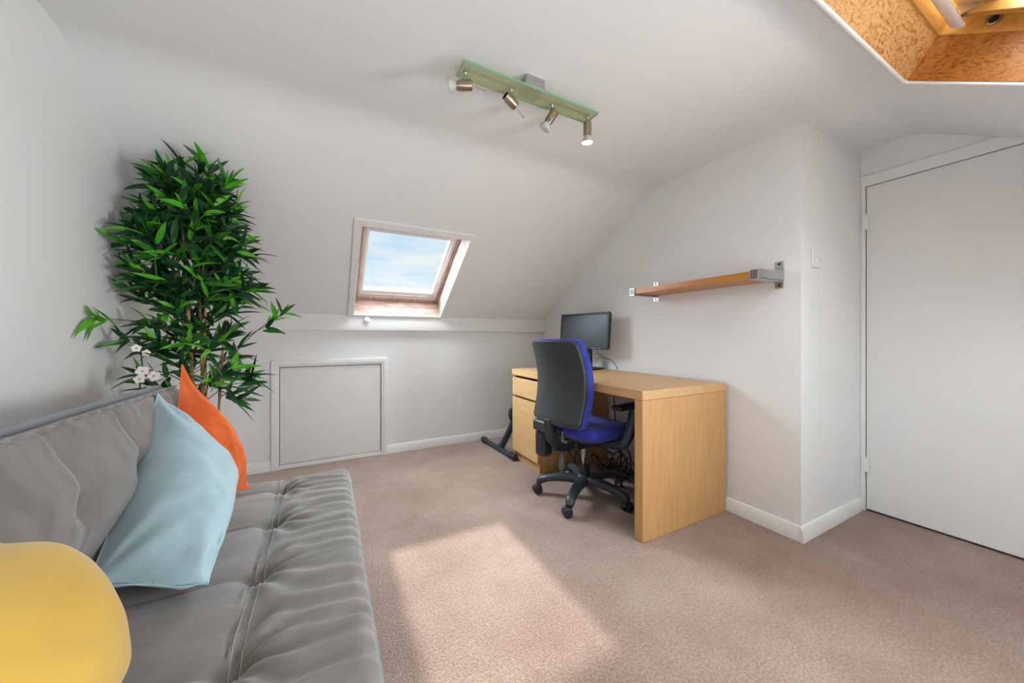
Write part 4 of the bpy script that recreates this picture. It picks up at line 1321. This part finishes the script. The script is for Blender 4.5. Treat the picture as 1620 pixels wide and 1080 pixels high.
# two long side shoots and the crown tips
branch(0, 0.98, Vector((-0.245, -0.25, 1.06)), 7, 0.75, 1)
branch(0, 0.92, Vector((-0.20, -0.18, 0.98)), 6, 0.2, 1)
branch(4, 0.86, Vector((0.27, 0.05, 1.06)), 6, 0.3, 1)
branch(4, 0.84, Vector((0.325, 0.06, 1.12)), 7, 0.7, 0)
branch(4, 0.80, Vector((0.20, 0.0, 0.80)), 7, 0.4, 1)
branch(4, 0.70, Vector((0.17, 0.02, 0.68)), 6, 0.1, 1)
branch(1, 1.50, Vector((-0.13, -0.10, 1.70)), 8, 0.45, 1)
branch(2, 1.45, Vector((0.13, -0.14, 1.69)), 8, 0.45, 1)
branch(2, 1.45, Vector((0.02, -0.16, 1.66)), 8, 0.4, 1)
branch(1, 0.92, Vector((-0.0, -0.16, 0.96)), 8, 0.7, 0)
branch(2, 1.20, Vector((0.14, -0.15, 1.23)), 8, 0.8, 0)
obj('twigs', twig_bm, M['twig'], pl, angle=80)
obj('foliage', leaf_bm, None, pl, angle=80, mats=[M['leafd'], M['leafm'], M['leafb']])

# white flowers among the lower leaves
fl = empty('white_flower_stem', (-0.690, 1.97, 0))
tag(fl, 'slender stem of white flowers among the lower leaves behind the sofa', 'flower')
bm = BM(); tube(bm, [(0.0, 0, 0.0), (0.0, 0.0, 0.4), (0.005, 0.0, 0.70), (0.02, -0.005, 0.86), (0.015, -0.01, 0.96)], [0.005, 0.004, 0.003, 0.0025, 0.0015], 8, smooth_n=6)
fst = obj('stem', bm, M['leafd'], fl)
bm = BM(); lathe(bm, [(0.04, 0), (0.042, 0.003), (0.012, 0.014), (0.006, 0.02)], seg=20)
obj('stem_foot', bm, M['pot'], fl)
for (dx, dy, dz), s in (((0.012, -0.03, 0.945), 0.014), ((0.040, -0.03, 0.925), 0.013), ((0.035, -0.045, 0.853), 0.019), ((0.066, -0.04, 0.832), 0.019), ((0.028, -0.05, 0.822), 0.016)):
    c = Vector((dx, dy, dz))
    f = Vector((0.45 + rp_.uniform(-.3, .3), -0.85, rp_.uniform(-.1, .3))).normalized()
    u, w = frame_axes(f)
    bm = BM()
    for k in range(5):
        a = 2 * PI * k / 5 + dz * 9
        e = u * math.cos(a) + w * math.sin(a)
        t = f.cross(e)
        prev = None
        for q in range(6):
            r_ = q / 5
            hw = s * 0.52 * math.sin(PI * (0.08 + 0.80 * r_) ** 0.9) if q < 5 else s * 0.18
            p = c + e * (s * (0.08 + 1.05 * r_)) + f * (0.25 * s * math.sin(r_ * 2.4))
            row = [bm.verts.new(p + t * hw + f * 0.1 * hw), bm.verts.new(p), bm.verts.new(p - t * hw + f * 0.1 * hw)]
            if prev:
                for m_ in (0, 1): bm.faces.new((prev[m_], prev[m_ + 1], row[m_ + 1], row[m_]))
            prev = row
    bl_ = obj('blossom', bm, M['petal'], fst, angle=80)
    bm = BM(); tube(bm, [c - f * 0.004, c + f * 0.006], [0.0045, 0.003], 10)
    obj('flower_centre', bm, M['petalc'], fst)
    bm = BM(); tube(bm, [Vector((0.015, -0.006, dz - 0.03)), c - f * 0.004], 0.0014, 6)
    obj('flower_stalk', bm, M['leafd'], fst)
